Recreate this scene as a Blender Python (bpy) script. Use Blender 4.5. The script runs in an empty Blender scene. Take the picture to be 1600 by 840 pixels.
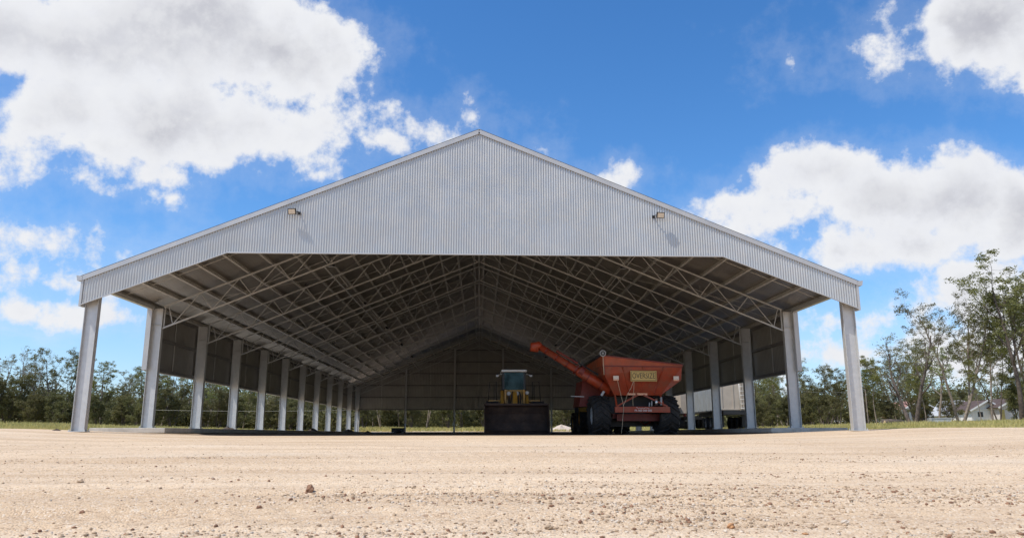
import bpy, bmesh, math, random
import numpy as np
from mathutils import Vector, Matrix, Euler
SC = bpy.context.scene
COL = SC.collection
PI = math.pi
rng = np.random.default_rng(7)
random.seed(7)

# ------------------------------------------------------------------ camera
FPX, PITCH, YAW, ROLL, CX = 1194.1472, .2124, .0421, -.0017, .0972
cam = bpy.data.cameras.new('camera')
co = bpy.data.objects.new('camera', cam); COL.objects.link(co); SC.camera = co
cam.sensor_width = 36; cam.lens = 36*FPX/1600; cam.clip_end = 6000; cam.clip_start = .05
_r = Vector((math.cos(YAW), -math.sin(YAW), 0)); _fh = Vector((math.sin(YAW), math.cos(YAW), 0))
_fw = _fh*math.cos(PITCH)+Vector((0, 0, math.sin(PITCH))); _up = -_fh*math.sin(PITCH)+Vector((0, 0, math.cos(PITCH)))
# roll: photo x axis = cr*right + sr*up
cr, sr = math.cos(ROLL), math.sin(ROLL)
rx = _r*cr+_up*sr; ry = _up*cr-_r*sr
co.matrix_world = Matrix(((rx.x, ry.x, -_fw.x, CX), (rx.y, ry.y, -_fw.y, 0), (rx.z, ry.z, -_fw.z, 0), (0, 0, 0, 1)))

def ray(px, py):
    return (rx*(px-800)+ry*(420-py)+_fw*FPX).normalized()
def un(px, py, Y):
    d = ray(px, py); t = Y/d.y
    return CX+d.x*t, d.z*t

# ------------------------------------------------------------------ light
SUN = Vector((-.82, -.42, 1.5)).normalized()          # towards the sun
SUN_EL = math.asin(SUN.z); SUN_AZ = math.atan2(SUN.x, SUN.y)
SC.view_settings.view_transform = 'Standard'; SC.view_settings.look = 'None'
SC.view_settings.gamma = 1; SC.view_settings.exposure = 0.0
sl = bpy.data.lights.new('sun', 'SUN'); sl.energy = 4.3; sl.angle = math.radians(.55); sl.color = (1, .955, .88)
so = bpy.data.objects.new('sun', sl); COL.objects.link(so); so.rotation_euler = (-SUN).to_track_quat('-Z', 'Y').to_euler()
SC.cycles.max_bounces = 8; SC.cycles.diffuse_bounces = 6; SC.cycles.transparent_max_bounces = 8
SC.cycles.caustics_reflective = False; SC.cycles.caustics_refractive = False

class NT:
    def __init__(s, tree): s.t = tree; s.n = tree.nodes; s.l = tree.links
    def new(s, typ, **kw):
        n = s.n.new(typ)
        for k, v in kw.items(): setattr(n, k, v)
        return n
    def put(s, sock, v):
        if hasattr(v, 'is_output'): s.l.new(v, sock)
        elif v is not None: sock.default_value = v
    def m(s, op, a, b=None, c=None, clamp=False):
        n = s.new('ShaderNodeMath', operation=op, use_clamp=clamp)
        for i, v in enumerate((a, b, c)):
            if v is not None: s.put(n.inputs[i], v)
        return n.outputs[0]
    def vm(s, op, a, b=None):
        n = s.new('ShaderNodeVectorMath', operation=op); s.put(n.inputs[0], a)
        if b is not None: s.put(n.inputs[1], b)
        return n.outputs[0]
    def noise(s, vec, scale, detail=4, rough=.5, lac=2.0, dist=0):
        n = s.new('ShaderNodeTexNoise'); s.put(n.inputs['Vector'], vec)
        n.inputs['Scale'].default_value = scale; n.inputs['Detail'].default_value = detail
        n.inputs['Roughness'].default_value = rough; n.inputs['Lacunarity'].default_value = lac
        n.inputs['Distortion'].default_value = dist
        return n.outputs[0]
    def mix(s, f, a, b, typ='RGBA', blend='MIX'):
        n = s.new('ShaderNodeMix', data_type=typ)
        if typ == 'RGBA':
            n.blend_type = blend; s.put(n.inputs[0], f); s.put(n.inputs[6], a); s.put(n.inputs[7], b); return n.outputs[2]
        s.put(n.inputs[0], f); s.put(n.inputs[2], a); s.put(n.inputs[3], b); return n.outputs[0]
    def ramp(s, v, a, b, lo=0.0, hi=1.0, smooth=True):
        n = s.new('ShaderNodeMapRange', interpolation_type='SMOOTHSTEP' if smooth else 'LINEAR')
        s.put(n.inputs[0], v); s.put(n.inputs[1], a); s.put(n.inputs[2], b); s.put(n.inputs[3], lo); s.put(n.inputs[4], hi)
        return n.outputs[0]

def c4(c): return (c[0], c[1], c[2], 1)

# ------------------------------------------------------------------ sky and clouds (world)
W = bpy.data.worlds.new('World'); SC.world = W; W.use_nodes = True
nt = NT(W.node_tree); nt.n.clear()
sky = nt.new('ShaderNodeTexSky', sky_type='NISHITA'); sky.sun_disc = False
sky.sun_elevation = SUN_EL; sky.sun_rotation = SUN_AZ; sky.altitude = 300; sky.air_density = 1.0; sky.dust_density = .6; sky.ozone_density = 2.6
hs = nt.new('ShaderNodeHueSaturation'); hs.inputs['Saturation'].default_value = 1.27; hs.inputs['Value'].default_value = 1.58
nt.put(hs.inputs['Color'], sky.outputs[0])
geo = nt.new('ShaderNodeTexCoord').outputs['Generated']
sep = nt.new('ShaderNodeSeparateXYZ'); nt.put(sep.inputs[0], geo)
az = nt.m('ARCTAN2', sep.outputs[0], sep.outputs[1]); el = nt.m('ARCSINE', sep.outputs[2])
K = 1000.0
comb = nt.new('ShaderNodeCombineXYZ'); nt.put(comb.inputs[0], nt.m('MULTIPLY', az, K)); nt.put(comb.inputs[1], nt.m('MULTIPLY', el, K))
UV = comb.outputs[0]
# cumulus banks: (photo x, photo y, half width, half height, strength)
BL = [(60, 60, 330, 130, 1), (300, 40, 240, 120, 1), (440, 80, 120, 100, 1), (250, 190, 190, 90, 1), (400, 190, 120, 60, 1), (120, 150, 120, 70, .9),
      (240, 270, 80, 38, 1), (130, 275, 55, 14, .9), (505, 195, 50, 22, .9), (85, 215, 60, 28, .9), (100, 175, 120, 110, 1), (60, 225, 50, 40, 1), (160, 225, 130, 48, 1), (440, 205, 100, 45, 1), (1600, 330, 130, 90, 1), (1590, 285, 90, 45, 1), (1500, 285, 80, 40, 1), (1200, 310, 70, 35, .9), (0, 200, 24, 20, .9),
      (600, 232, 42, 20, .9), (690, 205, 55, 22, .9), (748, 178, 28, 12, .9), (470, 247, 26, 10, .8), (505, 275, 26, 7, .6),
      (46, 369, 30, 3, .5), (120, 440, 56, 8, .8), (50, 482, 40, 12, 1), (160, 490, 80, 20, 1),
      (1275, 285, 130, 58, 1), (1380, 300, 120, 55, 1), (1520, 320, 120, 80, 1), (1640, 320, 120, 80, 1), (1240, 330, 110, 45, .9), (1330, 385, 110, 50, 1), (1450, 385, 120, 40, 1),
      (1570, 370, 90, 40, 1), (1540, 430, 90, 30, .9), (1165, 320, 50, 40, .6), (1550, 40, 112, 105, 1), (1640, 70, 120, 90, 1), (1410, 55, 30, 12, .5), (1378, 16, 20, 14, .6),
      (960, 283, 34, 12, .9), (843, 231, 16, 9, .9), (1520, 470, 110, 38, .8), (1285, 500, 40, 22, .8), (1370, 505, 60, 20, .5), (1300, 560, 90, 28, .7), (1450, 555, 120, 34, .6),
      (580, 178, 14, 8, .5), (1700, 520, 120, 60, .8), (-160, 300, 70, 50, .8)]
def ae(px, py):
    d = ray(px, py); return math.atan2(d.x, d.y)*K, math.asin(d.z)*K
# domain warp
wn = nt.new('ShaderNodeTexNoise'); nt.put(wn.inputs['Vector'], geo); wn.inputs['Scale'].default_value = 7; wn.inputs['Detail'].default_value = 3
warp = nt.vm('MULTIPLY', nt.vm('SUBTRACT', wn.outputs['Color'], (.5, .5, .5)), (90, 60, 0))
UVw = nt.vm('ADD', UV, warp)
field = None
for (px, py, hw, hh, st) in BL:
    u, v = ae(px, py); u1, _ = ae(px+hw, py); _, v1 = ae(px, py-hh)
    du = max(4, abs(u1-u)); dv = max(4, abs(v1-v))
    q = nt.vm('MULTIPLY', nt.vm('SUBTRACT', UVw, (u, v, 0)), (1/du, 1/dv, 0))
    ln = nt.new('ShaderNodeVectorMath', operation='LENGTH'); nt.put(ln.inputs[0], q)
    dd = nt.m('MULTIPLY_ADD', ln.outputs['Value'], -min(dv, 60)*st, min(dv, 60)*st)
    field = dd if field is None else nt.m('SMOOTH_MAX', field, dd, 12.0)
# broken cloud over the rest of the sky, outside the part the photograph shows
gen = nt.m('MULTIPLY', nt.m('SUBTRACT', nt.noise(geo, 2.6, 5, .55), .56), 420)
out_az = nt.ramp(nt.m('ABSOLUTE', az), .74, .95); out_el = nt.ramp(el, .66, .85)
outm = nt.m('MAXIMUM', out_az, out_el)
field = nt.mix(outm, field, nt.m('MAXIMUM', field, gen), 'FLOAT')
field = nt.m('MAXIMUM', field, -60.0)
def fb(offset):
    v = nt.vm('ADD', geo, offset) if offset else geo
    a = nt.noise(v, 9, 9, .62); b = nt.noise(v, 34, 5, .6)
    return nt.m('ADD', nt.m('MULTIPLY', nt.m('SUBTRACT', a, .5), 130), nt.m('MULTIPLY', nt.m('SUBTRACT', b, .5), 34))
n1 = fb(None); n2 = fb(tuple(SUN*.014))
dens = nt.m('ADD', field, n1)
alpha = nt.ramp(dens, -9, 13)
wisp = nt.m('MULTIPLY', nt.ramp(nt.noise(nt.vm('MULTIPLY', geo, (3, 3, 9)), 2.2, 8, .65), .5, .8), nt.m('MULTIPLY', nt.ramp(el, .04, .30, 1, .0), .30))
wisp = nt.m('ADD', wisp, nt.m('MULTIPLY', nt.ramp(dens, -30, 0), .12))
alpha = nt.m('MAXIMUM', alpha, wisp)
depth = nt.ramp(dens, 14, 62)
lit = nt.ramp(nt.m('SUBTRACT', n1, n2), -13, 15)
base = nt.mix(depth, (8.3, 8.45, 8.9, 1), (6.1, 6.2, 6.75, 1))
big = nt.ramp(nt.noise(geo, 3.6, 3, .5), .36, .60)
base = nt.mix(nt.m('MULTIPLY', depth, nt.m('MULTIPLY', big, .8)), base, (4.7, 4.78, 5.4, 1))
cl = nt.mix(nt.m('MULTIPLY', lit, .5), base, (9.0, 9.1, 9.3, 1))
skyc = nt.mix(nt.ramp(el, .0, .26, .38, 0), hs.outputs[0], (4.2, 5.8, 8.6, 1))
skyc = nt.mix(1.0, skyc, (.98, 1.07, 1.17, 1), blend='MULTIPLY')
final = nt.mix(alpha, skyc, cl)
bg = nt.new('ShaderNodeBackground'); nt.put(bg.inputs[0], final); bg.inputs[1].default_value = .1
wo = nt.new('ShaderNodeOutputWorld'); nt.l.new(bg.outputs[0], wo.inputs[0])
W.cycles.sampling_method = 'MANUAL'; W.cycles.sample_map_resolution = 512

# ------------------------------------------------------------------ materials
MATS = {}
def mat(name, color, rough=.6, metal=0.0, var=.12, vscale=3.0, bump=0.0, bscale=20.0, spec=.5, dirt=None, dirt_amt=.0, dscale=1.2):
    if name in MATS: return MATS[name]
    m = bpy.data.materials.new(name); m.use_nodes = True; t = NT(m.node_tree)
    b = t.n['Principled BSDF']; b.inputs['Roughness'].default_value = rough; b.inputs['Metallic'].default_value = metal
    b.inputs['Specular IOR Level'].default_value = spec
    pos = t.new('ShaderNodeTexCoord').outputs['Object']
    n = t.noise(pos, vscale, 6, .6)
    f = t.ramp(n, .3, .7)
    lo = tuple(x*(1-var) for x in color); hi = tuple(min(1, x*(1+var)) for x in color)
    c = t.mix(f, c4(lo), c4(hi))
    if dirt:
        g = t.ramp(t.noise(pos, dscale, 8, .7), .55-.2*dirt_amt, .75)
        c = t.mix(t.m('MULTIPLY', g, dirt_amt), c, c4(dirt))
    if name == 'zinc_alume_sheet':
        sx_ = t.new('ShaderNodeSeparateXYZ'); t.put(sx_.inputs[0], pos); w_ = t.new('ShaderNodeTexWhiteNoise', noise_dimensions='1D'); t.put(w_.inputs['W'], t.m('FLOOR', t.m('MULTIPLY', sx_.outputs[0], 1/.76)))
        st_ = t.noise(t.vm('MULTIPLY', pos, (6, 6, .25)), 1.5, 5, .6)
        c = t.mix(t.m('MULTIPLY', w_.outputs[0], .10), c, (.42, .41, .39, 1)); c = t.mix(t.m('MULTIPLY', t.ramp(st_, .5, .75), .14), c, (.38, .36, .33, 1))
    t.put(b.inputs['Base Color'], c)
    t.put(b.inputs['Roughness'], t.ramp(t.noise(pos, vscale*2.3, 4, .6), .2, .8, max(.03, rough-.08), min(1, rough+.1)))
    if bump:
        bn = t.new('ShaderNodeBump'); bn.inputs['Strength'].default_value = bump; bn.inputs['Distance'].default_value = .02
        t.put(bn.inputs['Height'], t.noise(pos, bscale, 5, .6)); t.put(b.inputs['Normal'], bn.outputs[0])
    MATS[name] = m; return m

M_FASC = mat('zinc_alume_sheet', (.52, .515, .495), .40, .45, .05, .8, dirt=(.45, .44, .42), dirt_amt=.25)
M_ROOF = mat('roof_sheet_underside', (.47, .44, .40), .34, .75, .08, .7, dirt=(.25, .22, .19), dirt_amt=.4)
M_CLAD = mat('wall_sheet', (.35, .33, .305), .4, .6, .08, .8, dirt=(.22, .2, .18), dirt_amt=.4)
M_TRIM = mat('zinc_flashing', (.50, .495, .485), .4, .35, .05, 1.2)
M_GALV = mat('galvanised_column_steel', (.58, .575, .56), .45, .4, .05, 5, .06, 40, dirt=(.44, .42, .40), dirt_amt=.25, dscale=2)
M_TRUSS = mat('galvanised_truss_steel', (.47, .465, .45), .4, .25, .12, 4)
M_PURL = mat('galvanised_purlin_steel', (.52, .50, .465), .4, .2, .12, 4)
M_GIRT = mat('shaded_girt_steel', (.17, .16, .15), .5, .3, .12, 4)  # same steel as the purlins, with the girts' shade put into the colour
M_CONC = mat('concrete', (.50, .47, .42), .85, 0, .12, 3, .3, 30, dirt=(.25, .21, .17), dirt_amt=.4, dscale=2.5)
M_BLACK = mat('black_rubber', (.022, .021, .02), .75, 0, .25, 6, .3, 40, dirt=(.12, .09, .065), dirt_amt=.35, dscale=3)
M_RED = mat('red_cart_paint', (.34, .042, .011), .45, 0, .16, 2.5, dirt=(.22, .085, .045), dirt_amt=.8, dscale=2.2)
M_DRED = mat('dark_red_frame_paint', (.16, .018, .012), .5, 0, .15, 3, dirt=(.16, .06, .04), dirt_amt=.5)
M_YEL = mat('yellow_machine_paint', (.38, .19, .024), .45, 0, .12, 3, dirt=(.25, .15, .06), dirt_amt=.5)
M_DARK = mat('dark_worn_steel', (.036, .020, .014), .75, .1, .35, 2, .4, 12, dirt=(.11, .062, .038), dirt_amt=.6, dscale=1.8)
M_BLK = mat('black_paint', (.02, .02, .022), .5, 0, .2, 4)
M_WHT = mat('white_paint', (.75, .74, .71), .5, 0, .06, 3, dirt=(.5, .45, .38), dirt_amt=.3)
M_RIM = mat('pale_rim_paint', (.40, .40, .39), .45, 0, .08, 4)
M_SIGN = mat('oversize_sign_yellow', (.62, .42, .13), .5, 0, .05, 6)
M_STK = mat('cream_sticker', (.75, .62, .52), .6, 0, .2, 30)
M_ORG = mat('orange_reflector_tape', (.80, .42, .25), .4, 0, .1, 30)
M_CORD = mat('cream_cord', (.62, .5, .34), .8, 0, .1, 9)
M_HYD = mat('chrome_hydraulic_steel', (.6, .6, .6), .25, .9, .05, 6)
M_GLASS = mat('tinted_cab_glass', (.035, .06, .06), .25, 0, .1, 2, spec=.35)
M_TRB = mat('beige_trailer_panel', (.52, .45, .37), .55, 0, .07, 1.5, dirt=(.36, .29, .22), dirt_amt=.4)
M_TRG = mat('shaded_trailer_side', (.42, .45, .47), .4, .3, .08, 1.5, dirt=(.33, .31, .28), dirt_amt=.4)  # bluish shadow on the long side painted into the panel colour
def glass():
    m = bpy.data.materials.new('tinted_cab_glass'); m.use_nodes = True; t = NT(m.node_tree); t.n.remove(t.n['Principled BSDF'])
    a = t.new('ShaderNodeBsdfTransparent'); a.inputs[0].default_value = (.34, .42, .42, 1); g = t.new('ShaderNodeBsdfGlossy'); g.inputs[0].default_value = (.5, .6, .6, 1); g.inputs['Roughness'].default_value = .06
    x = t.new('ShaderNodeMixShader'); t.put(x.inputs[0], t.ramp(t.noise(t.new('ShaderNodeTexCoord').outputs['Object'], 2.5, 4, .6), .3, .7, .02, .055)); t.l.new(a.outputs[0], x.inputs[1]); t.l.new(g.outputs[0], x.inputs[2]); t.l.new(x.outputs[0], t.n['Material Output'].inputs[0]); return m
M_GLASS = glass()
M_LENS = mat('floodlight_lens', (.62, .54, .43), .3, 0, .1, 30)
M_TIN = mat('weathered_tin', (.55, .56, .56), .5, .2, .12, 2, dirt=(.35, .25, .18), dirt_amt=.4)
M_RUST = mat('rusty_roof_iron', (.085, .055, .045), .8, 0, .3, 2, dirt=(.17, .14, .12), dirt_amt=.5)
M_PINK = mat('faded_red_roof_iron', (.30, .15, .11), .7, 0, .2, 1.5, dirt=(.36, .28, .23), dirt_amt=.6)
M_BOARD = mat('peeling_white_weatherboard', (.80, .78, .74), .8, 0, .1, 3, dirt=(.36, .30, .27), dirt_amt=.5, dscale=2.2)
M_WOODG = mat('grey_bare_board', (.62, .58, .55), .85, 0, .2, 5, dirt=(.3, .25, .22), dirt_amt=.5, dscale=2)
M_WIN = mat('dark_window_glass', (.02, .022, .025), .15, 0, .1, 2)
M_BARKD = mat('dark_rough_bark', (.11, .085, .07), .9, 0, .4, 5, .6, 14, dirt=(.16, .13, .11), dirt_amt=.4)
M_BARKL = mat('pale_smooth_bark', (.26, .21, .165), .8, 0, .35, 3, .4, 12, dirt=(.1, .075, .055), dirt_amt=.6)
M_STONE = mat('gravel_stone', (.40, .29, .19), .9, 0, .35, 14, .4, 60)
M_STONEB = mat('brown_stone', (.27, .15, .09), .9, 0, .35, 30, .4, 80)
M_STONEC = mat('pale_stone', (.58, .49, .39), .85, 0, .25, 30, .4, 80)
M_STONEO = mat('ochre_stone', (.46, .24, .11), .85, 0, .3, 30, .4, 80)
M_SANDP = mat('pale_sand_heap', (.52, .43, .35), .95, 0, .15, 3, .5, 12)

def leafmat(name, a, b, c, trans=.28):
    m = bpy.data.materials.new(name); m.use_nodes = True; t = NT(m.node_tree); p = t.n['Principled BSDF']
    g = t.new('ShaderNodeNewGeometry').outputs['Position']
    oi = t.new('ShaderNodeObjectInfo').outputs['Random']
    col = t.mix(t.ramp(t.noise(g, .9, 3, .6), .35, .65), c4(tuple(x*1.3*k_ for x, k_ in zip(a, (1.06, 1, .95)))), c4(tuple(x*1.25*k_ for x, k_ in zip(b, (1.06, 1, .95)))))
    col = t.mix(t.m('MULTIPLY', t.ramp(t.noise(g, 5, 3, .6), .45, .7), .7), col, c4(c))
    h = t.new('ShaderNodeHueSaturation'); t.put(h.inputs['Color'], col); t.put(h.inputs['Value'], t.ramp(oi, 0, 1, .8, 1.2, False))
    t.put(h.inputs['Hue'], t.ramp(oi, 0, 1, .485, .515, False))
    t.put(p.inputs['Base Color'], h.outputs[0]); p.inputs['Roughness'].default_value = .5; p.inputs['Specular IOR Level'].default_value = .35
    tr = t.new('ShaderNodeBsdfTranslucent'); t.put(tr.inputs[0], h.outputs[0])
    mx = t.new('ShaderNodeMixShader'); mx.inputs[0].default_value = trans
    t.l.new(p.outputs[0], mx.inputs[1]); t.l.new(tr.outputs[0], mx.inputs[2]); t.l.new(mx.outputs[0], t.n['Material Output'].inputs[0])
    return m
L_OLIVE = leafmat('olive_gum_leaf', (.10, .105, .035), (.165, .165, .06), (.22, .21, .10), .38)
L_GREEN = leafmat('fresh_gum_leaf', (.13, .155, .037), (.21, .23, .065), (.26, .27, .10), .4)
L_DARK = leafmat('dark_scrub_leaf', (.078, .080, .032), (.125, .125, .05), (.175, .165, .07), .34)
L_GREY = leafmat('grey_green_leaf', (.13, .135, .07), (.20, .195, .105), (.25, .24, .14), .38)
L_GRASS = leafmat('dry_grass_blade', (.27, .27, .085), (.46, .40, .17), (.56, .48, .25), .4)

# ground: pale gravel inside the pad outline, dry grass outside it
def ground_mat():
    m = bpy.data.materials.new('ground_gravel_and_grass'); m.use_nodes = True; t = NT(m.node_tree); p = t.n['Principled BSDF']
    g = t.new('ShaderNodeNewGeometry').outputs['Position']
    s = t.new('ShaderNodeSeparateXYZ'); t.put(s.inputs[0], g); X, Y = s.outputs[0], s.outputs[1]
    stret = t.vm('MULTIPLY', g, (.16, 1.0, 1.0))
    big = t.ramp(t.noise(stret, .9, 5, .6), .3, .7)
    col = t.mix(big, (.585, .425, .275, 1), (.73, .56, .385, 1))
    st2 = t.ramp(t.noise(t.vm('MULTIPLY', g, (.10, 1.4, 1)), 2.6, 6, .65), .52, .72)
    col = t.mix(t.m('MULTIPLY', st2, .35), col, (.45, .30, .19, 1))
    st3 = t.ramp(t.noise(t.vm('MULTIPLY', g, (.2, 1.0, 1)), .5, 4, .6, 2, .3), .5, .75)
    col = t.mix(t.m('MULTIPLY', st3, .5), col, (.72, .60, .46, 1))
    # grains and grit
    v = t.new('ShaderNodeTexVoronoi'); t.put(v.inputs['Vector'], g); v.inputs['Scale'].default_value = 70; v.inputs['Randomness'].default_value = 1
    vs = t.new('ShaderNodeSeparateColor'); t.put(vs.inputs[0], v.outputs['Color'])
    dark = t.m('GREATER_THAN', vs.outputs[0], .86); lite = t.m('LESS_THAN', vs.outputs[1], .14)
    col = t.mix(t.m('MULTIPLY', dark, .55), col, (.26, .16, .10, 1))
    col = t.mix(t.m('MULTIPLY', lite, .5), col, (.78, .68, .55, 1))
    v2 = t.new('ShaderNodeTexVoronoi'); t.put(v2.inputs['Vector'], g); v2.inputs['Scale'].default_value = 17
    vs2 = t.new('ShaderNodeSeparateColor'); t.put(vs2.inputs[0], v2.outputs['Color'])
    patch = t.ramp(t.noise(t.vm('MULTIPLY', g, (.2, 1.2, 1)), 1.1, 5, .6), .45, .62)
    spots = t.m('MULTIPLY', t.m('GREATER_THAN', vs2.outputs[0], .88), t.m('LESS_THAN', v2.outputs['Distance'], .35))
    col = t.mix(t.m('MULTIPLY', t.m('MULTIPLY', spots, patch), .6), col, (.22, .13, .08, 1))
    # shed floor: brown dirt, darkened further so the colour carries interior shade
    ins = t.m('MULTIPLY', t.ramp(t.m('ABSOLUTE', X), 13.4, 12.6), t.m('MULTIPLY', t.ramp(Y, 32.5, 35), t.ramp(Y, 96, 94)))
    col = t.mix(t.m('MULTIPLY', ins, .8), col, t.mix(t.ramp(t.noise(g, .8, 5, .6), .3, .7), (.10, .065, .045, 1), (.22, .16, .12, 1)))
    # grass mask
    nb = t.m('MULTIPLY', t.m('SUBTRACT', t.noise(g, .35, 4, .6), .5), 4.5)
    front = t.ramp(t.m('ADD', Y, nb), 33.0, 35.0)
    side = t.ramp(t.m('ADD', t.m('ABSOLUTE', X), nb), 18.6, 20.0)
    rear = t.ramp(t.m('ADD', Y, nb), 107, 110)
    gm = t.m('MULTIPLY', front, t.m('MAXIMUM', side, rear))
    gc = t.mix(t.ramp(t.noise(g, .5, 6, .65), .35, .65), (.24, .23, .08, 1), (.42, .34, .17, 1))
    gc = t.mix(t.m('MULTIPLY', t.ramp(t.noise(g, 6, 4, .6), .4, .7), .5), gc, (.14, .14, .05, 1))
    col = t.mix(gm, col, gc)
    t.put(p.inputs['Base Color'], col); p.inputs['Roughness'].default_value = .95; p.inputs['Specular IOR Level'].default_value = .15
    h = t.m('ADD', t.m('MULTIPLY', t.noise(g, 45, 6, .7), .010), t.m('MULTIPLY', t.noise(t.vm('MULTIPLY', g, (.5, 1.3, 1)), 9, 5, .6), .03))
    h = t.m('ADD', h, t.m('MULTIPLY', v.outputs['Distance'], -.012))
    h = t.m('ADD', h, t.m('MULTIPLY', t.noise(t.vm('MULTIPLY', g, (.12, 1, 1)), 3.2, 5, .65), .05))
    bn = t.new('ShaderNodeBump'); bn.inputs['Strength'].default_value = .75; bn.inputs['Distance'].default_value = 1.0
    t.put(bn.inputs['Height'], h); t.put(p.inputs['Normal'], bn.outputs[0])
    return m
M_GROUND = ground_mat()

# ------------------------------------------------------------------ mesh helpers
class MB:
    def __init__(s): s.v = []; s.f = []; s.n = 0; s.mi = []
    def add(s, vs, fs, mi=0):
        s.v.extend([tuple(p) for p in vs]); s.f.extend([tuple(i+s.n for i in f) for f in fs]); s.n += len(vs); s.mi.extend([mi]*len(fs)); return s
    def box(s, x0, x1, y0, y1, z0, z1, mi=0, bev=0):
        vs = [(x, y, z) for z in (z0, z1) for y in (y0, y1) for x in (x0, x1)]
        return s.add(vs, [(0, 2, 3, 1), (4, 5, 7, 6), (0, 1, 5, 4), (2, 6, 7, 3), (0, 4, 6, 2), (1, 3, 7, 5)], mi)
    def beam(s, a, b, w, h, up=(0, 0, 1), mi=0):
        a = Vector(a); b = Vector(b); d = (b-a).normalized(); u = Vector(up)
        if abs(d.dot(u)) > .98: u = Vector((0, 1, 0))
        sx = d.cross(u).normalized(); uz = sx.cross(d).normalized(); vs = []
        for p in (a, b):
            for i, j in ((-1, -1), (1, -1), (1, 1), (-1, 1)): vs.append(p+sx*i*w/2+uz*j*h/2)
        return s.add(vs, [(3, 2, 1, 0), (4, 5, 6, 7), (0, 1, 5, 4), (1, 2, 6, 5), (2, 3, 7, 6), (3, 0, 4, 7)], mi)
    def tube(s, pts, rs, n=8, cap=True, mi=0):
        pts = [Vector(p) for p in pts]
        if not hasattr(rs, '__len__'): rs = [rs]*len(pts)
        base = len(s.v); prev = None; vs = []; fs = []
        for i, p in enumerate(pts):
            d = (pts[min(i+1, len(pts)-1)]-pts[max(i-1, 0)]).normalized()
            if prev is None:
                u = Vector((0, 0, 1)) if abs(d.z) < .9 else Vector((1, 0, 0)); sx = d.cross(u).normalized()
            else: sx = (prev-d*prev.dot(d)).normalized()
            prev = sx; sy = d.cross(sx)
            for k in range(n):
                a = 2*PI*k/n; vs.append(p+(sx*math.cos(a)+sy*math.sin(a))*rs[i])
        for i in range(len(pts)-1):
            for k in range(n): fs.append((i*n+k, i*n+(k+1) % n, (i+1)*n+(k+1) % n, (i+1)*n+k))
        if cap: fs.append(tuple(range(n))[::-1]); fs.append(tuple((len(pts)-1)*n+k for k in range(n)))
        return s.add(vs, fs, mi)
    def prism(s, poly, axis, a0, a1, mi=0):
        """poly of (p,q) extruded along axis: 'y' -> (x,z), 'x' -> (y,z), 'z' -> (x,y)"""
        def P(p, q, a): return (p, a, q) if axis == 'y' else (a, p, q) if axis == 'x' else (p, q, a)
        n = len(poly); vs = [P(p, q, a0) for p, q in poly]+[P(p, q, a1) for p, q in poly]
        return s.add(vs, [tuple(range(n)), tuple(range(n, 2*n))[::-1]]+[(i, i+n, (i+1) % n+n, (i+1) % n) for i in range(n)], mi)
    def lathe(s, prof, c, axis='x', n=32, mi=0):
        vs = []; fs = []; m = len(prof)
        for k in range(n):
            a = 2*PI*k/n
            for (h, r) in prof:
                if axis == 'x': vs.append((c[0]+h, c[1]+r*math.cos(a), c[2]+r*math.sin(a)))
                elif axis == 'z': vs.append((c[0]+r*math.cos(a), c[1]+r*math.sin(a), c[2]+h))
                else: vs.append((c[0]+r*math.cos(a), c[1]+h, c[2]+r*math.sin(a)))
        for k in range(n):
            for j in range(m-1): fs.append((k*m+j, ((k+1) % n)*m+j, ((k+1) % n)*m+j+1, k*m+j+1))
        return s.add(vs, fs, mi)
    def mesh(s, name, mats, smooth=False, fixn=True):
        me = bpy.data.meshes.new(name); me.from_pydata([tuple(v) for v in s.v], [], s.f)
        for m_ in (mats if isinstance(mats, (list, tuple)) else [mats]): me.materials.append(m_)
        if any(s.mi): me.polygons.foreach_set('material_index', s.mi)
        if fixn:
            bm = bmesh.new(); bm.from_mesh(me); bmesh.ops.recalc_face_normals(bm, faces=bm.faces); bm.to_mesh(me); bm.free()
        if smooth: me.polygons.foreach_set('use_smooth', [True]*len(me.polygons))
        me.update(); return me
    def obj(s, name, mats, parent=None, smooth=False, bev=0, loc=(0, 0, 0), fixn=True):
        return link(name, s.mesh(name, mats, smooth, fixn), parent, loc, bev)

def link(name, data, parent=None, loc=(0, 0, 0), bev=0):
    o = bpy.data.objects.new(name, data); COL.objects.link(o); o.location = loc
    if parent is not None: o.parent = parent
    if bev:
        m = o.modifiers.new('bevel', 'BEVEL'); m.width = bev; m.segments = 2; m.limit_method = 'ANGLE'; m.angle_limit = .6
    return o
def tag(o, label=None, cat=None, group=None, kind=None):
    if label: o['label'] = label
    if cat: o['category'] = cat
    if group: o['group'] = group
    if kind: o['kind'] = kind
    return o
def thing(name, label, cat, loc=(0, 0, 0), rz=0, group=None):
    o = bpy.data.objects.new(name, None); COL.objects.link(o); o.location = loc; o.rotation_euler = (0, 0, rz)
    o.empty_display_size = .3
    return tag(o, label, cat, group)
def copy_tree(o, parent=None):
    c = o.copy(); COL.objects.link(c); c.parent = parent
    for ch in o.children: copy_tree(ch, c)
    return c
def fast_mesh(name, V, F, mat_, smooth=False):
    """V (n,3), F (m,k) numpy"""
    me = bpy.data.meshes.new(name); V = np.ascontiguousarray(V, np.float32); F = np.ascontiguousarray(F, np.int32)
    k = F.shape[1]; me.vertices.add(len(V)); me.vertices.foreach_set('co', V.ravel())
    me.loops.add(F.size); me.loops.foreach_set('vertex_index', F.ravel())
    me.polygons.add(len(F)); me.polygons.foreach_set('loop_start', np.arange(0, F.size, k, dtype=np.int32))
    me.polygons.foreach_set('loop_total', np.full(len(F), k, np.int32))
    if smooth: me.polygons.foreach_set('use_smooth', np.ones(len(F), bool))
    me.materials.append(mat_); me.update(calc_edges=True); return me

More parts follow.
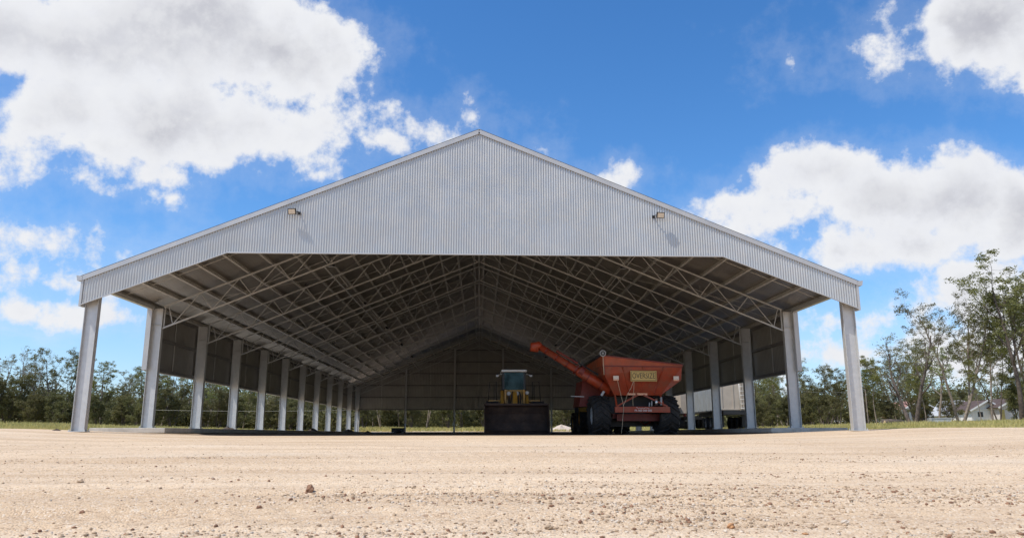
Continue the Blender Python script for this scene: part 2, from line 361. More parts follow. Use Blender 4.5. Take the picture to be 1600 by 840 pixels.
# ------------------------------------------------------------------ ground
_oct = [(np.random.default_rng(100+i).uniform(0, 2*PI, 4), ) for i in range(8)]
def vnoise(x, y, seed=0):
    """cheap smooth value noise"""
    xi = np.floor(x).astype(np.int64); yi = np.floor(y).astype(np.int64); fx = x-xi; fy = y-yi
    fx = fx*fx*(3-2*fx); fy = fy*fy*(3-2*fy)
    def h(a, b):
        n = (a*374761393+b*668265263+seed*982451653) & 0x7fffffff
        n = ((n ^ (n >> 13))*1274126177) & 0x7fffffff
        return ((n ^ (n >> 16)) & 0xffff)/65535.0
    return (h(xi, yi)*(1-fx)+h(xi+1, yi)*fx)*(1-fy)+(h(xi, yi+1)*(1-fx)+h(xi+1, yi+1)*fx)*fy
def sstep(a, b, x):
    t = np.clip((x-a)/(b-a), 0, 1); return t*t*(3-2*t)
ZCAM = -.60
def gbase(X, Y):
    X = np.asarray(X, float); Y = np.asarray(Y, float); aX = np.abs(X)
    crest = -.055+.28*sstep(9, 19, aX)+.02*(X < 0)*sstep(12, 18, aX)
    s = np.clip(Y/31.0, -.4, 1)
    pad = ZCAM+(crest-ZCAM)*s
    d = np.maximum(np.maximum(aX-17, Y-98), 0)
    fieldz = .04+2.2*(1-np.exp(-d/60.0))*.95
    infloor = -.055+.0035*(Y-33)
    inside = sstep(12.9, 12.5, aX)*sstep(97, 94, Y)
    fz = fieldz*(1-inside)+infloor*inside
    # between the concrete strips and the grass
    k = sstep(31, 37, Y)
    far = sstep(300, 1500, np.hypot(X, Y))*-0.5
    return pad*(1-k)+fz*k+far
def gdetail(X, Y):
    X = np.asarray(X, float); Y = np.asarray(Y, float)
    fade = sstep(33, 27, Y)*(1-.6*sstep(10, 30, Y))
    w = (vnoise(X*.22, Y*.5, 1)-.5)*1.4
    rid = (vnoise((Y+w*.6)*2.1+17, X*.10+3, 2)-.5)*.05+(vnoise((Y+w*.5)*5.3, X*.16+9, 3)-.5)*.034+(vnoise((Y+w*.5)*11, X*.4+9, 7)-.5)*.014
    tr = 0
    for yc, ph in ((5.4, 0.), (7.3, .3), (10.6, 1.7), (12.5, 2.0), (16.8, .9), (18.8, 1.2), (23.5, 2.6)):
        q = (Y-(yc+.05*X+.8*np.sin(X*.07+ph)))/.24
        tr = tr-.022*np.exp(-q**4)+.016*np.exp(-(np.abs(q)-1.45)**2*6)+.006*np.exp(-q**4)*np.sin(X*24+q*3)
    rid = rid+tr*(.35+.9*vnoise(X*.35, Y*.6+ph, 9))
    fine = (vnoise(X*9, Y*13, 4)-.5)*.012+(vnoise(X*23, Y*30, 5)-.5)*.009
    big = (vnoise(X*.3, Y*.45, 6)-.5)*.05
    return (rid+fine+big)*fade
def gh(x, y): return float(gbase(x, y)+gdetail(x, y))
def build_ground():
    ys = [-1500, -600, -200, -80, -30, -10, -4, 0, 1.2, 2.0]
    y = 2.4
    while y < 36: ys.append(y); y += max(.011, .0052*y)
    ys += list(np.arange(36.2, 44, .5))+list(np.arange(44, 140, 2.5))+[150, 170, 200, 250, 330, 450, 700, 1100, 1800, 3000]
    t = np.arange(-4.15, 4.1501, .0188); xs = .8*np.sinh(t)
    xo = [27, 29, 32, 36, 41, 47, 54, 62, 72, 84, 100, 130, 180, 260, 400, 700, 1200, 2000, 3500]
    xs = np.concatenate([-np.array(xo[::-1]), xs, np.array(xo)]); ys = np.array(ys)
    XX, YY = np.meshgrid(xs, ys); ZZ = gbase(XX, YY)+gdetail(XX, YY)
    V = np.stack([XX.ravel(), YY.ravel(), ZZ.ravel()], 1); nx = len(xs); ny = len(ys)
    i = np.arange(ny-1)[:, None]*nx+np.arange(nx-1)[None, :]; i = i.ravel()
    F = np.stack([i, i+1, i+1+nx, i+nx], 1)
    o = link('ground', fast_mesh('ground', V, F, M_GROUND, True)); tag(o, kind='structure')
build_ground()

# ------------------------------------------------------------------ loose gravel
def ico():
    bm = bmesh.new(); bmesh.ops.create_icosphere(bm, subdivisions=1, radius=1); V = np.array([v.co[:] for v in bm.verts]); F = np.array([[v.index for v in f.verts] for f in bm.faces]); bm.free(); return V, F
IV, IF = ico()
def stones(name, n, ymin, ymax, smin, smax, mat_, label, seed, patchy=.45):
    r = np.random.default_rng(seed)
    N = n*4; Y = ymin*np.exp(r.uniform(0, 1, N)*math.log(ymax/ymin)); X = r.uniform(-1, 1, N)*(.95*Y+.6)
    pr = sstep(patchy, patchy+.25, vnoise((Y+vnoise(X*.22, Y*.5, 1)*.6)*2.1+17, X*.25+3, 12))*.95*sstep(.25, .6, vnoise(X*.5+5, Y*.8, 14))+.03
    pr += .7*sstep(5.0, 3.9, Y)*vnoise(X*1.1+8, Y*2, 15)
    keep = r.uniform(0, 1, N) < pr; X = X[keep][:n]; Y = Y[keep][:n]; n = len(X)
    S = smin+(smax-smin)*r.uniform(0, 1, n)**4
    Z = gbase(X, Y)+gdetail(X, Y)+S*.22
    sc = r.uniform(.6, 1.3, (n, 1, 3))*S[:, None, None]; sc[:, :, 2] *= .7
    P = IV[None]*(1+r.uniform(-.22, .22, (n, 12, 1)))*sc
    a = r.uniform(0, 2*PI, n); c, s_ = np.cos(a)[:, None], np.sin(a)[:, None]
    x = P[:, :, 0]*c-P[:, :, 1]*s_; y_ = P[:, :, 0]*s_+P[:, :, 1]*c
    V = np.stack([x+X[:, None], y_+Y[:, None], P[:, :, 2]+Z[:, None]], 2).reshape(-1, 3)
    F = (IF[None]+np.arange(n)[:, None, None]*12).reshape(-1, 3)
    o = link(name, fast_mesh(name, V, F, mat_)); tag(o, label, 'gravel', kind='stuff')
stones('gravel', 26000, 3.0, 20, .003, .015, M_STONE, 'tan loose gravel scattered in rows over the pad', 11)
stones('brown_gravel', 5200, 3.2, 26, .003, .018, M_STONEB, 'dark brown ironstone chips scattered over the pad', 12)
stones('pale_gravel', 9000, 3.0, 16, .003, .015, M_STONEC, 'pale cream pebbles scattered over the pad', 13, .5)
# stones that stand out: px, py, size m, material, label
def on_ground(px, py):
    d = ray(px, py); t = 3.0
    for _ in range(4000):
        p = d*t
        if p.z <= gh(p.x+CX, p.y): break
        t += .01
    return p.x+CX, p.y
def clod(px, py, s, m_, label, name='stone', seed=0, hgt=1.0, grp='larger stones lying on the gravel'):
    r = np.random.default_rng(seed); x, y = on_ground(px, py)
    bm = bmesh.new(); bmesh.ops.create_icosphere(bm, subdivisions=3, radius=1)
    ph = r.uniform(0, 6, 3)
    for v in bm.verts:
        c = v.co; k = 1+.18*math.sin(3*c.x+ph[0])*math.cos(2.5*c.y+ph[1])+.14*math.sin(6*c.z+5*c.x+ph[2])+r.uniform(-.06, .06)
        v.co = Vector((c.x*k*s*1.1, c.y*k*s*.9, c.z*k*s*.75*hgt))
    me = bpy.data.meshes.new(name); bm.to_mesh(me); bm.free(); me.materials.append(m_)
    o = link(name, me, None, (x, y, gh(x, y)+s*.3*hgt)); o.rotation_euler = (0, 0, float(r.uniform(0, 6))); tag(o, label, 'stone', grp)
clod(484, 768, 0.0300, M_STONEB, 'dark red-brown upright clod standing alone left of centre on the gravel', seed=3, hgt=1.9)
clod(1142, 824, 0.0210, M_STONEO, 'ochre cube-like stone near the bottom edge right of centre', seed=4, hgt=1.2)
clod(858, 826, 0.0210, M_STONE, 'tan rounded stone near the bottom edge just right of the middle', seed=5)
clod(1408, 773, 0.0204, M_STONE, 'grey-tan pebble alone on smooth gravel on the right', seed=6)
clod(1320, 817, 0.0210, M_STONEC, 'pale cream stone at the front of the right hand stony row', seed=7)
clod(1203, 787, 0.0168, M_STONEB, 'dark brown flat stone in the stony row right of centre', seed=8, hgt=.6)
clod(1258, 834, 0.0180, M_STONEO, 'flat orange-brown stone at the bottom edge on the right', seed=9, hgt=.5)
clod(405, 793, 0.0168, M_STONEB, 'small dark stone below and left of the upright clod', seed=10)
clod(128, 801, 0.0156, M_STONEB, 'dark pebble near the bottom left of the gravel', seed=12)
clod(125, 753, 0.0300, M_STONE, 'tan clod at the left end of the rough track', seed=13, hgt=.6)

# ------------------------------------------------------------------ concrete strips
def slab(x0, x1, y0, y1, z0, z1):
    m = MB().box(x0, x1, y0, y1, z0, z1); o = m.obj('concrete_apron', M_CONC, bev=.015); tag(o, kind='structure'); return o
slab(-16.28, -13.15, 33.5, 97.6, .08, .28); slab(12.8, 16.2, 33.5, 97.6, .05, .245)
slab(-13.13, 12.78, 94.6, 97.6, .05, .27)
for X0, X1 in ((-16.1, -13.35), (13.0, 16.0)):
    tag(MB().box(X0, X1, 33.9, 97.3, -.3, .085 if X0 < 0 else .055).obj('concrete_footing', M_CONC), kind='structure')

# ------------------------------------------------------------------ the shed
HW, ZF, BAY, NB = 14.87, 29.86, 6.0, 11
AP, EV, FHW = 12.14, 5.93, 15.19
SLOPE = (AP-EV)/FHW
YF = ZF-.35; YR = ZF+NB*BAY+.3
def rz_(x): return AP-abs(x)*SLOPE
shed = thing('grain_shed', 'large open steel grain shed with grey corrugated gable standing on the gravel pad', 'shed', (0, 0, 0))

def fbot(x):
    ax = abs(x)
    return 6.955 if ax <= 9.8 else 6.955-(ax-9.8)*(6.955-4.87)/(15.17-9.8)
# corrugated gable
pitch = .10; dx = pitch/8
xs = np.arange(-FHW, FHW+dx/2, dx); amp = .0135
yy = YF-amp*np.cos(2*PI*xs/pitch)
zb = np.array([fbot(x) for x in xs]); zt = np.array([rz_(x)-.03 for x in xs])
V = []
NR = 6
for k in range(NR):
    # faint waves along the height, as sheets screwed to girts have
    f_ = k/(NR-1); V.append(np.stack([xs, yy+.004*math.sin(k*2.1), zb+(zt-zb)*f_], 1))
V = np.concatenate(V); nx = len(xs); i = (np.arange(NR-1)[:, None]*nx+np.arange(nx-1)[None]).ravel()
link('gable_cladding', fast_mesh('gable_cladding', V, np.stack([i, i+1, i+1+nx, i+nx], 1), M_FASC, True), shed)
# gable frame behind the sheet
gf = MB()
for s in (-1, 1):
    gf.beam((0, ZF, AP-.42), (s*15.0, ZF, rz_(15.0)-.42), .18, .3)
    gf.beam((s*9.8, ZF-.12, 7.15), (s*15.0, ZF-.12, 5.15), .1, .2)
gf.beam((-9.8, ZF-.12, 7.1), (9.8, ZF-.12, 7.1), .12, .25, mi=0)
gf.obj('gable_frame', M_TRUSS, shed)
for x in (-6, -2, 2, 6):
    MB().box(x-.06, x+.06, YF+.1, YF+.2, 7.23, rz_(x)-.6).obj('gable_stud', M_PURL, shed)
# bottom trim and corner trims
bt = MB()
bt.beam((-9.8, YF-.01, 6.945), (9.8, YF-.01, 6.945), .06, .05)
bt.obj('gable_bottom_flashing', M_TRIM, shed)
for s in (-1, 1):
    MB().beam((s*9.81, YF-.008, 6.94), (s*15.17, YF-.008, 4.86), .05, .035).obj('gable_bottom_flashing', M_TRIM, shed)
    m = MB(); x0, x1 = s*15.15, s*15.24
    m.box(min(x0, x1), max(x0, x1), YF-.03, YF+.32, 4.80, EV-.02); m.obj('corner_flashing', M_TRIM, shed)
    # barge capping along the roof edge
    m = MB(); a = (0, YF-.045, AP-.03); b = (s*15.32, YF-.045, rz_(15.32)-.03)
    m.beam(a, b, .02, .19, up=(0, 0, 1)); m.beam((0, YF+.08, AP+.065), (s*15.32, YF+.08, rz_(15.32)+.065), .27, .02)
    m.obj('barge_capping', M_TRIM, shed)
    # eaves gutter, full length
    m = MB(); x0 = s*15.20; x1 = s*15.42; zt_ = rz_(15.3)+.10
    prof = [(x0, zt_-.03), (x0, zt_-.2), (x1-s*.04, zt_-.2), (x1, zt_), (x1-s*.015, zt_), (x1-s*.05, zt_-.18), (x0+s*.015, zt_-.18), (x0+s*.015, zt_-.03)]
    m.prism(prof, 'y', YF-.06, YR+.1); m.prism([(x0, zt_-.03), (x0, zt_-.2), (x1-s*.04, zt_-.2), (x1, zt_)], 'y', YF-.065, YF-.055)
    m.obj('gutter', M_TRIM, shed)
# ridge capping
m = MB(); m.beam((-.25, (YF+YR)/2, rz_(.25)+.05), (0, (YF+YR)/2, AP+.075), YR-YF, .01, up=(0, 0, 1)); m.beam((.25, (YF+YR)/2, rz_(.25)+.05), (0, (YF+YR)/2, AP+.075), YR-YF, .01)
m.obj('ridge_capping', M_TRIM, shed)
# corrugated roof sheets
for s in (-1, 1):
    p = .19; ysr = np.arange(YF+.02, YR+.25, p/6); z_off = .014*np.cos(2*PI*ysr/p)
    prof = []
    for f_ in (0, .5, 1.0):
        xr = s*15.28*f_; prof.append(np.stack([np.full_like(ysr, xr), ysr, AP-abs(xr)*SLOPE-.005+z_off], 1))
    V = np.concatenate(prof); n_ = len(ysr); i = (np.arange(2)[:, None]*n_+np.arange(n_-1)[None]).ravel()
    link('roof_sheeting', fast_mesh('roof_sheeting', V, np.stack([i, i+1, i+1+n_, i+n_], 1), M_ROOF, True), shed)
# purlins: C sections running the whole length
def csec(w, h, t, y0, y1):
    m = MB(); m.box(-w/2, -w/2+t, y0, y1, -h/2, h/2); m.box(-w/2+t, w/2, y0, y1, h/2-t, h/2); m.box(-w/2+t, w/2, y0, y1, -h/2, -h/2+t)
    m.box(w/2-t, w/2, y0, y1, -h/2+t, -h/2+.03); return m
ang = math.atan(SLOPE); pm = csec(.09, .20, .012, YF+.15, YR-.1).mesh('purlin', M_PURL)
PX = [.35+1.055*k for k in range(15)]
for s in (-1, 1):
    for x in PX:
        o = link('purlin', pm, shed, (s*x, 0, rz_(x)-.135)); o.rotation_euler = (0, s*ang, 0)
        if s < 0: pass
# bridging rods between purlins, mid bay
for s in (-1, 1):
    for b_ in range(NB):
        y = ZF+BAY*(b_+.5)
        MB().beam((s*.4, y, rz_(.4)-.15), (s*15.0, y, rz_(15.0)-.15), .025, .025).obj('bridging_rod', M_PURL, shed)
# roof bracing rods
for s in (-1, 1):
    for b_ in (1, 5, 9):
        y0 = ZF+BAY*b_; y1 = y0+BAY
        for k in range(2):
            xa, xb_ = (.6+7.2*k, .6+7.2*(k+1))
            for q in (0, 1):
                ya_, yb_ = (y0, y1) if q else (y1, y0)
                MB().tube([(s*xa, ya_, rz_(xa)-.30-.012*q), (s*xb_, yb_, rz_(xb_)-.30-.012*q)], .011, 5).obj('bracing_rod', M_PURL, shed)
# columns: I sections with base plates
def ibeam(depth, width, tf, tw, z0, z1, x=0, y=0):
    m = MB(); m.box(x-depth/2, x-depth/2+tf, y-width/2, y+width/2, z0, z1); m.box(x+depth/2-tf, x+depth/2, y-width/2, y+width/2, z0, z1)
    m.box(x-depth/2+tf, x+depth/2-tf, y-tw/2, y+tw/2, z0, z1); return m
def base_plate(parent, x, y, z):
    m = MB(); m.box(x-.32, x+.32, y-.2, y+.2, z, z+.025)
    for i in (-1, 1):
        for j in (-1, 1): m.tube([(x+i*.28, y+j*.15, z+.02), (x+i*.28, y+j*.15, z+.09)], .022, 6)
    m.obj('base_plate', M_GALV, parent)
for s in (-1, 1):
    for k in range(NB+1):
        y = ZF+k*BAY; z0 = (gh(s*HW, y)+.005 if k == 0 else (.28 if s < 0 else .245))
        zt_ = rz_(HW+.25)-.27
        c = ibeam(.50, .24, .02, .016, z0+.02, zt_, s*HW, y)
        c.box(s*HW-.25, s*HW+.25, y-.12, y+.12, zt_+.001, zt_+.02)     # cap plate
        if k: c.box(s*HW-.23, s*HW+.23, y-.10, y+.10, 4.95, 4.965)
        o = c.obj('column', M_GALV, shed, bev=.004)
        base_plate(o, s*HW, y, z0)
# trusses
def truss_parts():
    parts = []
    TD = 1.0; t0 = .30     # top chord centre below the roof line
    x_end = HW-.25
    for s in (-1, 1):
        nx_, nz_ = s*math.sin(ang), math.cos(ang)
        T = lambda u: (s*u, 0, rz_(u)-t0-.05)
        Bq = lambda u: (s*u, 0, rz_(u)-t0-.05-TD)
        parts.append(('top_chord', MB().beam(T(0), T(x_end), .06, .07)))
        parts.append(('bottom_chord', MB().beam(Bq(.0), Bq(x_end), .06, .068)))
        nodes = 8; L = x_end-.55
        for i in range(nodes):
            b0 = .1+L*i/nodes; b1 = .1+L*(i+1)/nodes; mid = b0+(b1-b0)*.35
            parts.append(('web_member', MB().beam(Bq(b0), T(mid), .032, .032)))
            parts.append(('web_member', MB().beam(T(mid), Bq(b1), .032, .032)))
        parts.append(('web_member', MB().beam(Bq(.1+L), T(x_end-.2), .032, .032)))
        parts.append(('web_member', MB().beam(T(x_end-.06), Bq(x_end-.06), .05, .05)))
        parts.append(('fly_brace', MB().beam(T(5.0), (s*5.0, .9, rz_(5.0)-.25), .03, .03).beam(Bq(5.0), (s*5.0, .9, rz_(5.0)-.25), .03, .03)))
    parts.append(('king_post', MB().beam((0, 0, AP-t0-.1), (0, 0, AP-t0-TD-.12), .10, .08)))
    return [(n, m.mesh(n, M_TRUSS)) for n, m in parts]
tp = truss_parts()
for k in range(1, NB+1):
    e = bpy.data.objects.new('truss', None); COL.objects.link(e); e.parent = shed; e.location = (0, ZF+k*BAY, 0)
    for n, me in tp: link(n, me, e)
# ridge tie running the length
MB().beam((0, ZF+.2, AP-1.45), (0, YR-.3, AP-1.45), .05, .05).obj('ridge_tie', M_TRUSS, shed)
for s in (-1, 1):
    MB().beam((s*7.3, ZF+BAY, rz_(7.3)-1.42), (s*7.3, YR-.3, rz_(7.3)-1.42), .045, .045).obj('chord_tie', M_TRUSS, shed)
# side walls
Y1 = ZF+BAY-.15
for s in (-1, 1):
    p = .10 if False else .19; ysr = np.arange(Y1, YR, p/6); off = .013*np.cos(2*PI*ysr/p)
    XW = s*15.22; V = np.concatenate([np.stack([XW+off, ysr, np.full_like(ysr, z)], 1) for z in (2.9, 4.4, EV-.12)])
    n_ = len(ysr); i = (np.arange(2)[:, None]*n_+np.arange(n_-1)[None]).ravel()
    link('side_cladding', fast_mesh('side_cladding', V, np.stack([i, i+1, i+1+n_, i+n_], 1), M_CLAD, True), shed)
    for z in (2.98, 4.42, 5.62):
        MB().box(min(s*15.12, s*15.2), max(s*15.12, s*15.2), Y1, YR, z-.075, z+.075).obj('wall_girt', M_GIRT, shed)
    MB().box(min(s*15.18, s*15.27), max(s*15.18, s*15.27), Y1-.03, YR, 2.86, 2.899).obj('wall_bottom_flashing', M_TRIM, shed)
    MB().box(min(s*15.06, s*15.28), max(s*15.06, s*15.28), Y1-.1, Y1-.06, 2.88, EV-.15).obj('wall_end_flashing', M_TRIM, shed)
    for b_ in range(1, NB):
        y = ZF+BAY*(b_+.5); MB().beam((s*15.16, y, 3.06), (s*15.16, y, 5.55), .02, .04).obj('wall_bridging', M_PURL, shed)
    # eaves beam over the open front bay
    MB().box(min(s*15.0, s*15.19), max(s*15.0, s*15.19), YF+.1, Y1, EV-.27, EV-.12).obj('eaves_beam', M_TRIM, shed)
# rear wall
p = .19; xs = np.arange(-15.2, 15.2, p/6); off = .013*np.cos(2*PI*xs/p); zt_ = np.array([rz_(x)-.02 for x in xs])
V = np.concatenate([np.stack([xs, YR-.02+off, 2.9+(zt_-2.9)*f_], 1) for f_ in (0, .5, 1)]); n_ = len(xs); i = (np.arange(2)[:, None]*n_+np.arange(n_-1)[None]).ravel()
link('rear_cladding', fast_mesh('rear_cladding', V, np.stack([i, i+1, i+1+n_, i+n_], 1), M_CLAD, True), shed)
for k in range(6):
    z = 2.98+1.46*k; w = min(15.1, (AP-z-.5)/SLOPE)
    MB().box(-w, w, YR-.12, YR-.05, z-.07, z+.07).obj('rear_girt', M_GIRT, shed)
for x in (-9, -3, 3, 9):
    o = ibeam(.22, .25, .014, .012, .27, rz_(x)-.45, x, YR-.28).obj('rear_post', M_GALV, shed)
for x in (-12, -6, 0, 6, 12):
    MB().box(x-.03, x+.03, YR-.1, YR-.06, 3.0, rz_(x)-.7).obj('rear_bridging', M_PURL, shed)
MB().tube([(-14.6, YR-.5, .28), (-14.6, YR-.5, 2.95)], .07, 10).obj('downpipe', M_WHT, shed, smooth=True)
# floodlights on the gable
def flood(x, z, s, label):
    t = thing('floodlight', label, 'light', (x, YF, z), 0, 'floodlights on the gable')
    m = MB(); m.tube([(s*.20, -.02, .0), (s*.20, -.14, .02), (s*.12, -.20, .02)], .02, 8); m.box(s*.20-.05, s*.20+.05, -.03, -.01, -.06, .06); m.obj('bracket', M_BLK, t)
    R = Matrix.Rotation(math.radians(-28), 4, 'X')
    h = MB().box(-.20, .20, -.06, .05, -.15, .15)
    for k in range(7): h.box(-.17+.053*k, -.155+.053*k, .05, .085, -.12, .12)
    o = h.obj('housing', M_BLK, t, bev=.008, loc=(-.02*s, -.27, 0)); o.rotation_euler = (math.radians(22), 0, math.radians(-8*s))
    l = MB().box(-.165, .165, -.071, -.061, -.115, .115).obj('lens', M_LENS, o); o.scale = (.8, .8, .8)
    return t
flood(-7.3, 8.56, 1, 'left black floodlight on a bracket on the corrugated gable')
flood(7.27, 8.56, -1, 'right black floodlight on a bracket on the corrugated gable')
# high bay lamps under the roof
proto = None; order = ['nearest', 'second nearest', 'third from the front', 'fourth from the front', 'farthest']
for s in (-1, 1):
    for k in range(5):
        if proto is None:
            proto = thing('high_bay_lamp', 'x', 'lamp', (0, 0, 0))
            MB().lathe([(0, .02), (0, .17), (.06, .19), (.10, .19), (.12, .1), (.2, .07), (.2, .02)], (0, 0, 0), 'z', 20).obj('lamp_body', M_BLK, proto, smooth=True)
            MB().lathe([(-.01, 0), (-.012, .165)], (0, 0, 0), 'z', 20).obj('lens', M_RIM, proto)
            MB().tube([(0, 0, .2), (0, 0, .38)], .012, 6).obj('hanger', M_TRUSS, proto)
            o = proto
        else: o = copy_tree(proto)
        o.location = (s*7.6, ZF+BAY*(1.5+2*k), rz_(7.6)-.58)
        tag(o, '%s round high bay lamp hanging under the %s roof slope' % (order[k], 'left' if s < 0 else 'right'), 'lamp', 'high bay lamps under the roof')
#PART2
# ------------------------------------------------------------------ wheels
def wheel(parent, c, R, w, rim_r, side, lugs=22, name='wheel', rim_mat=None):
    """axle along x; c centre; side = -1/+1 the outer face"""
    e = bpy.data.objects.new(name, None); COL.objects.link(e); e.parent = parent; e.location = c
    h = w/2; Rc = R-.045*R
    m = MB(); prof = [(-h*.72, rim_r), (-h*.97, rim_r+.12*R), (-h, (rim_r+Rc)/2), (-h*.94, Rc-.06*R), (-h*.74, Rc-.01*R), (0, Rc), (h*.74, Rc-.01*R), (h*.94, Rc-.06*R), (h, (rim_r+Rc)/2), (h*.97, rim_r+.12*R), (h*.72, rim_r)]
    m.lathe(prof, (0, 0, 0), 'x', 40)
    if lugs:
        for k in range(lugs*2):
            sgn = 1 if k % 2 else -1; a0 = 2*PI*k/(2*lugs); da = .30
            pts = []
            for q in range(4):
                f_ = q/3; x = sgn*h*(.02+.96*f_); a = a0+da*f_*1.25; rr = R-.012*R-(.05*R if q == 3 else 0)
                pts.append(Vector((x, rr*math.cos(a), rr*math.sin(a))))
            for q in range(3): m.beam(pts[q]*1, pts[q+1]*1, .055*R*1.3, .07*R, up=pts[q].normalized() if abs(pts[q].y)+abs(pts[q].z) > 0 else (0, 0, 1))
    m.obj('tyre', M_BLACK, e)
    r = MB(); o = side*h*.55
    r.lathe([(side*h*.72, rim_r), (side*h*.72, rim_r*.92), (o*.6, rim_r*.85), (o*.45, rim_r*.5), (o*.7, rim_r*.38), (o*.7, .0)], (0, 0, 0), 'x', 32)
    for k in range(8):
        a = 2*PI*k/8; r.tube([(o*.6, rim_r*.3*math.cos(a), rim_r*.3*math.sin(a)), (o*.95, rim_r*.3*math.cos(a), rim_r*.3*math.sin(a))], .02, 6)
    r.obj('rim', rim_mat or M_RIM, e, smooth=False)
    return e
def text_mesh(body, size, depth, matl, name='lettering', font_scale=(1, 1), shear=0):
    cu = bpy.data.curves.new(name, 'FONT'); cu.body = body; cu.size = size; cu.extrude = depth; cu.align_x = 'CENTER'; cu.align_y = 'CENTER'; cu.shear = shear; cu.resolution_u = 4
    tmp = bpy.data.objects.new('tmp', cu); COL.objects.link(tmp); bpy.context.view_layer.update()
    me = bpy.data.meshes.new_from_object(tmp.evaluated_get(bpy.context.evaluated_depsgraph_get())); bpy.data.objects.remove(tmp)
    for v in me.vertices: v.co.x *= font_scale[0]; v.co.y *= font_scale[1]
    me.materials.clear(); me.materials.append(matl); me.name = name; return me

# ------------------------------------------------------------------ grain cart (chaser bin)
cart = thing('grain_cart', 'red grain cart with folded out unloading auger and yellow OVERSIZE sign in the shed', 'grain cart', (7.8, 36.0, gh(7.8, 36)), math.radians(4.0))
g0 = cart.location.z
def cz(z): return z-g0
XO = 7.8
# hopper: rear face outline (x relative to cart), heights above eye level
rear = [(-1.92, 3.12), (1.90, 3.10), (1.86, 2.48), (.95, 1.78), (-1.32, 1.78), (-1.86, 2.72)]
L_ = 5.4
def loft(m, A, B, mi=0):
    n = len(A); m.add(list(A)+list(B), [(i, (i+1) % n, (i+1) % n+n, i+n) for i in range(n)], mi)
m = MB()
A = [(x, .0+.0*(3.1-z), cz(z)) for x, z in rear]
A = [(x, (.45 if z < 2 else .06 if z < 3 else 0), cz(z)) for x, z in rear]
B = [(x, L_-(.9 if z < 2 else .1 if z < 3 else 0), cz(z)) for x, z in rear]
n = len(A); m.add(A+B, [(i, (i+1) % n, (i+1) % n+n, i+n) for i in range(1, n)]+[tuple(range(n)), tuple(range(n, 2*n))[::-1]])
m.obj('hopper', M_RED, cart, bev=.012)
# sloping extension boards above the hopper
m = MB()
top = [(-1.93, 3.60), (1.92, 3.18)]
m.prism([(-1.93, cz(3.125)), (1.91, cz(3.105)), (1.92, cz(3.18)), (-1.93, cz(3.60))], 'y', -.01, .03)
m.prism([(-.01, cz(3.125)), (L_, cz(3.125)), (L_, cz(3.40)), (-.01, cz(3.60))], 'x', -1.96, -1.93)
m.prism([(.02, cz(3.11)), (L_, cz(3.11)), (L_, cz(3.3)), (.02, cz(3.18))], 'x', 1.90, 1.93)
m.prism([(-1.93, cz(3.125)), (1.9, cz(3.105)), (1.9, cz(3.3)), (-1.93, cz(3.40))], 'y', L_-.03, L_)
m.obj('hopper_extension', mat('orange_faded_red_paint', (.40, .07, .018), .5, 0, .16, 2.5, dirt=(.22, .085, .045), dirt_amt=.7, dscale=2.2), cart)
m = MB(); m.beam((-1.98, -.03, cz(3.61)), (1.96, -.03, cz(3.19)), .07, .05); m.beam((-1.96, -.02, cz(3.61)), (-1.96, L_, cz(3.42)), .06, .05)
m.beam((-1.95, -.025, cz(3.115)), (1.94, -.025, cz(3.10)), .05, .045); m.obj('rim_rail', M_DRED, cart)
for x in (-1.0, 0, 1.0): MB().beam((x*1.0, -.012, cz(3.08)), (x*.62, .39, cz(1.9)), .06, .05).obj('hopper_rib', M_RED, cart)
m = MB(); m.prism([(-1.95, cz(3.07)), (-1.83, cz(3.07)), (-1.83, cz(2.74)), (-1.88, cz(2.7))], 'y', -.03, .05); m.obj('corner_gusset', M_DRED, cart)
# tarp roller disc at the top corner
e = MB().lathe([(-.03, 0), (-.03, .15), (.03, .15), (.03, 0)], (-1.94, -.08, cz(3.70)), 'y', 24); e.obj('tarp_roller', M_RIM, cart, smooth=False)
MB().lathe([(-.05, .05), (-.05, .11), (-.03, .11)], (-1.94, -.08, cz(3.70)), 'y', 20).obj('roller_hub', M_BLK, cart)
MB().tube([(-1.94, .1, cz(3.66)), (-1.93, L_-.1, cz(3.46))], .09, 10).obj('rolled_tarp', M_BLK, cart, smooth=True)
# sign
sg = MB().box(-.63, .63, -.07, -.05, cz(2.41), cz(2.90)); so_ = sg.obj('oversize_sign', M_SIGN, cart)
b = MB();
for (x0, x1, z0, z1) in ((-.60, .60, 2.85, 2.87), (-.60, .60, 2.44, 2.46), (-.60, -.58, 2.46, 2.85), (.58, .60, 2.46, 2.85)): b.box(x0, x1, -.074, -.070, cz(z0), cz(z1))
b.obj('border', M_BLK, so_)
tm = text_mesh('OVERSIZE', .36, .003, M_BLK, font_scale=(.70, 1.0)); o = link('lettering', tm, so_, (0, -.073, cz(2.655))); o.rotation_euler = (PI/2, 0, 0)
bb = [v.co.x for v in tm.vertices]; o.scale = (1.10/(max(bb)-min(bb)), 1, 1)
for x, lab in ((-1.33, 'left'), (1.58, 'right')):
    p_ = MB().box(x-.13, x+.13, -.06, -.035 if x < 0 else -.035, cz(2.50), cz(2.66)).obj('sticker', M_STK, cart)
    MB().box(x-.13, x+.13, -.055, -.045, cz(2.44), cz(2.495)).obj('reflector', M_ORG, cart)
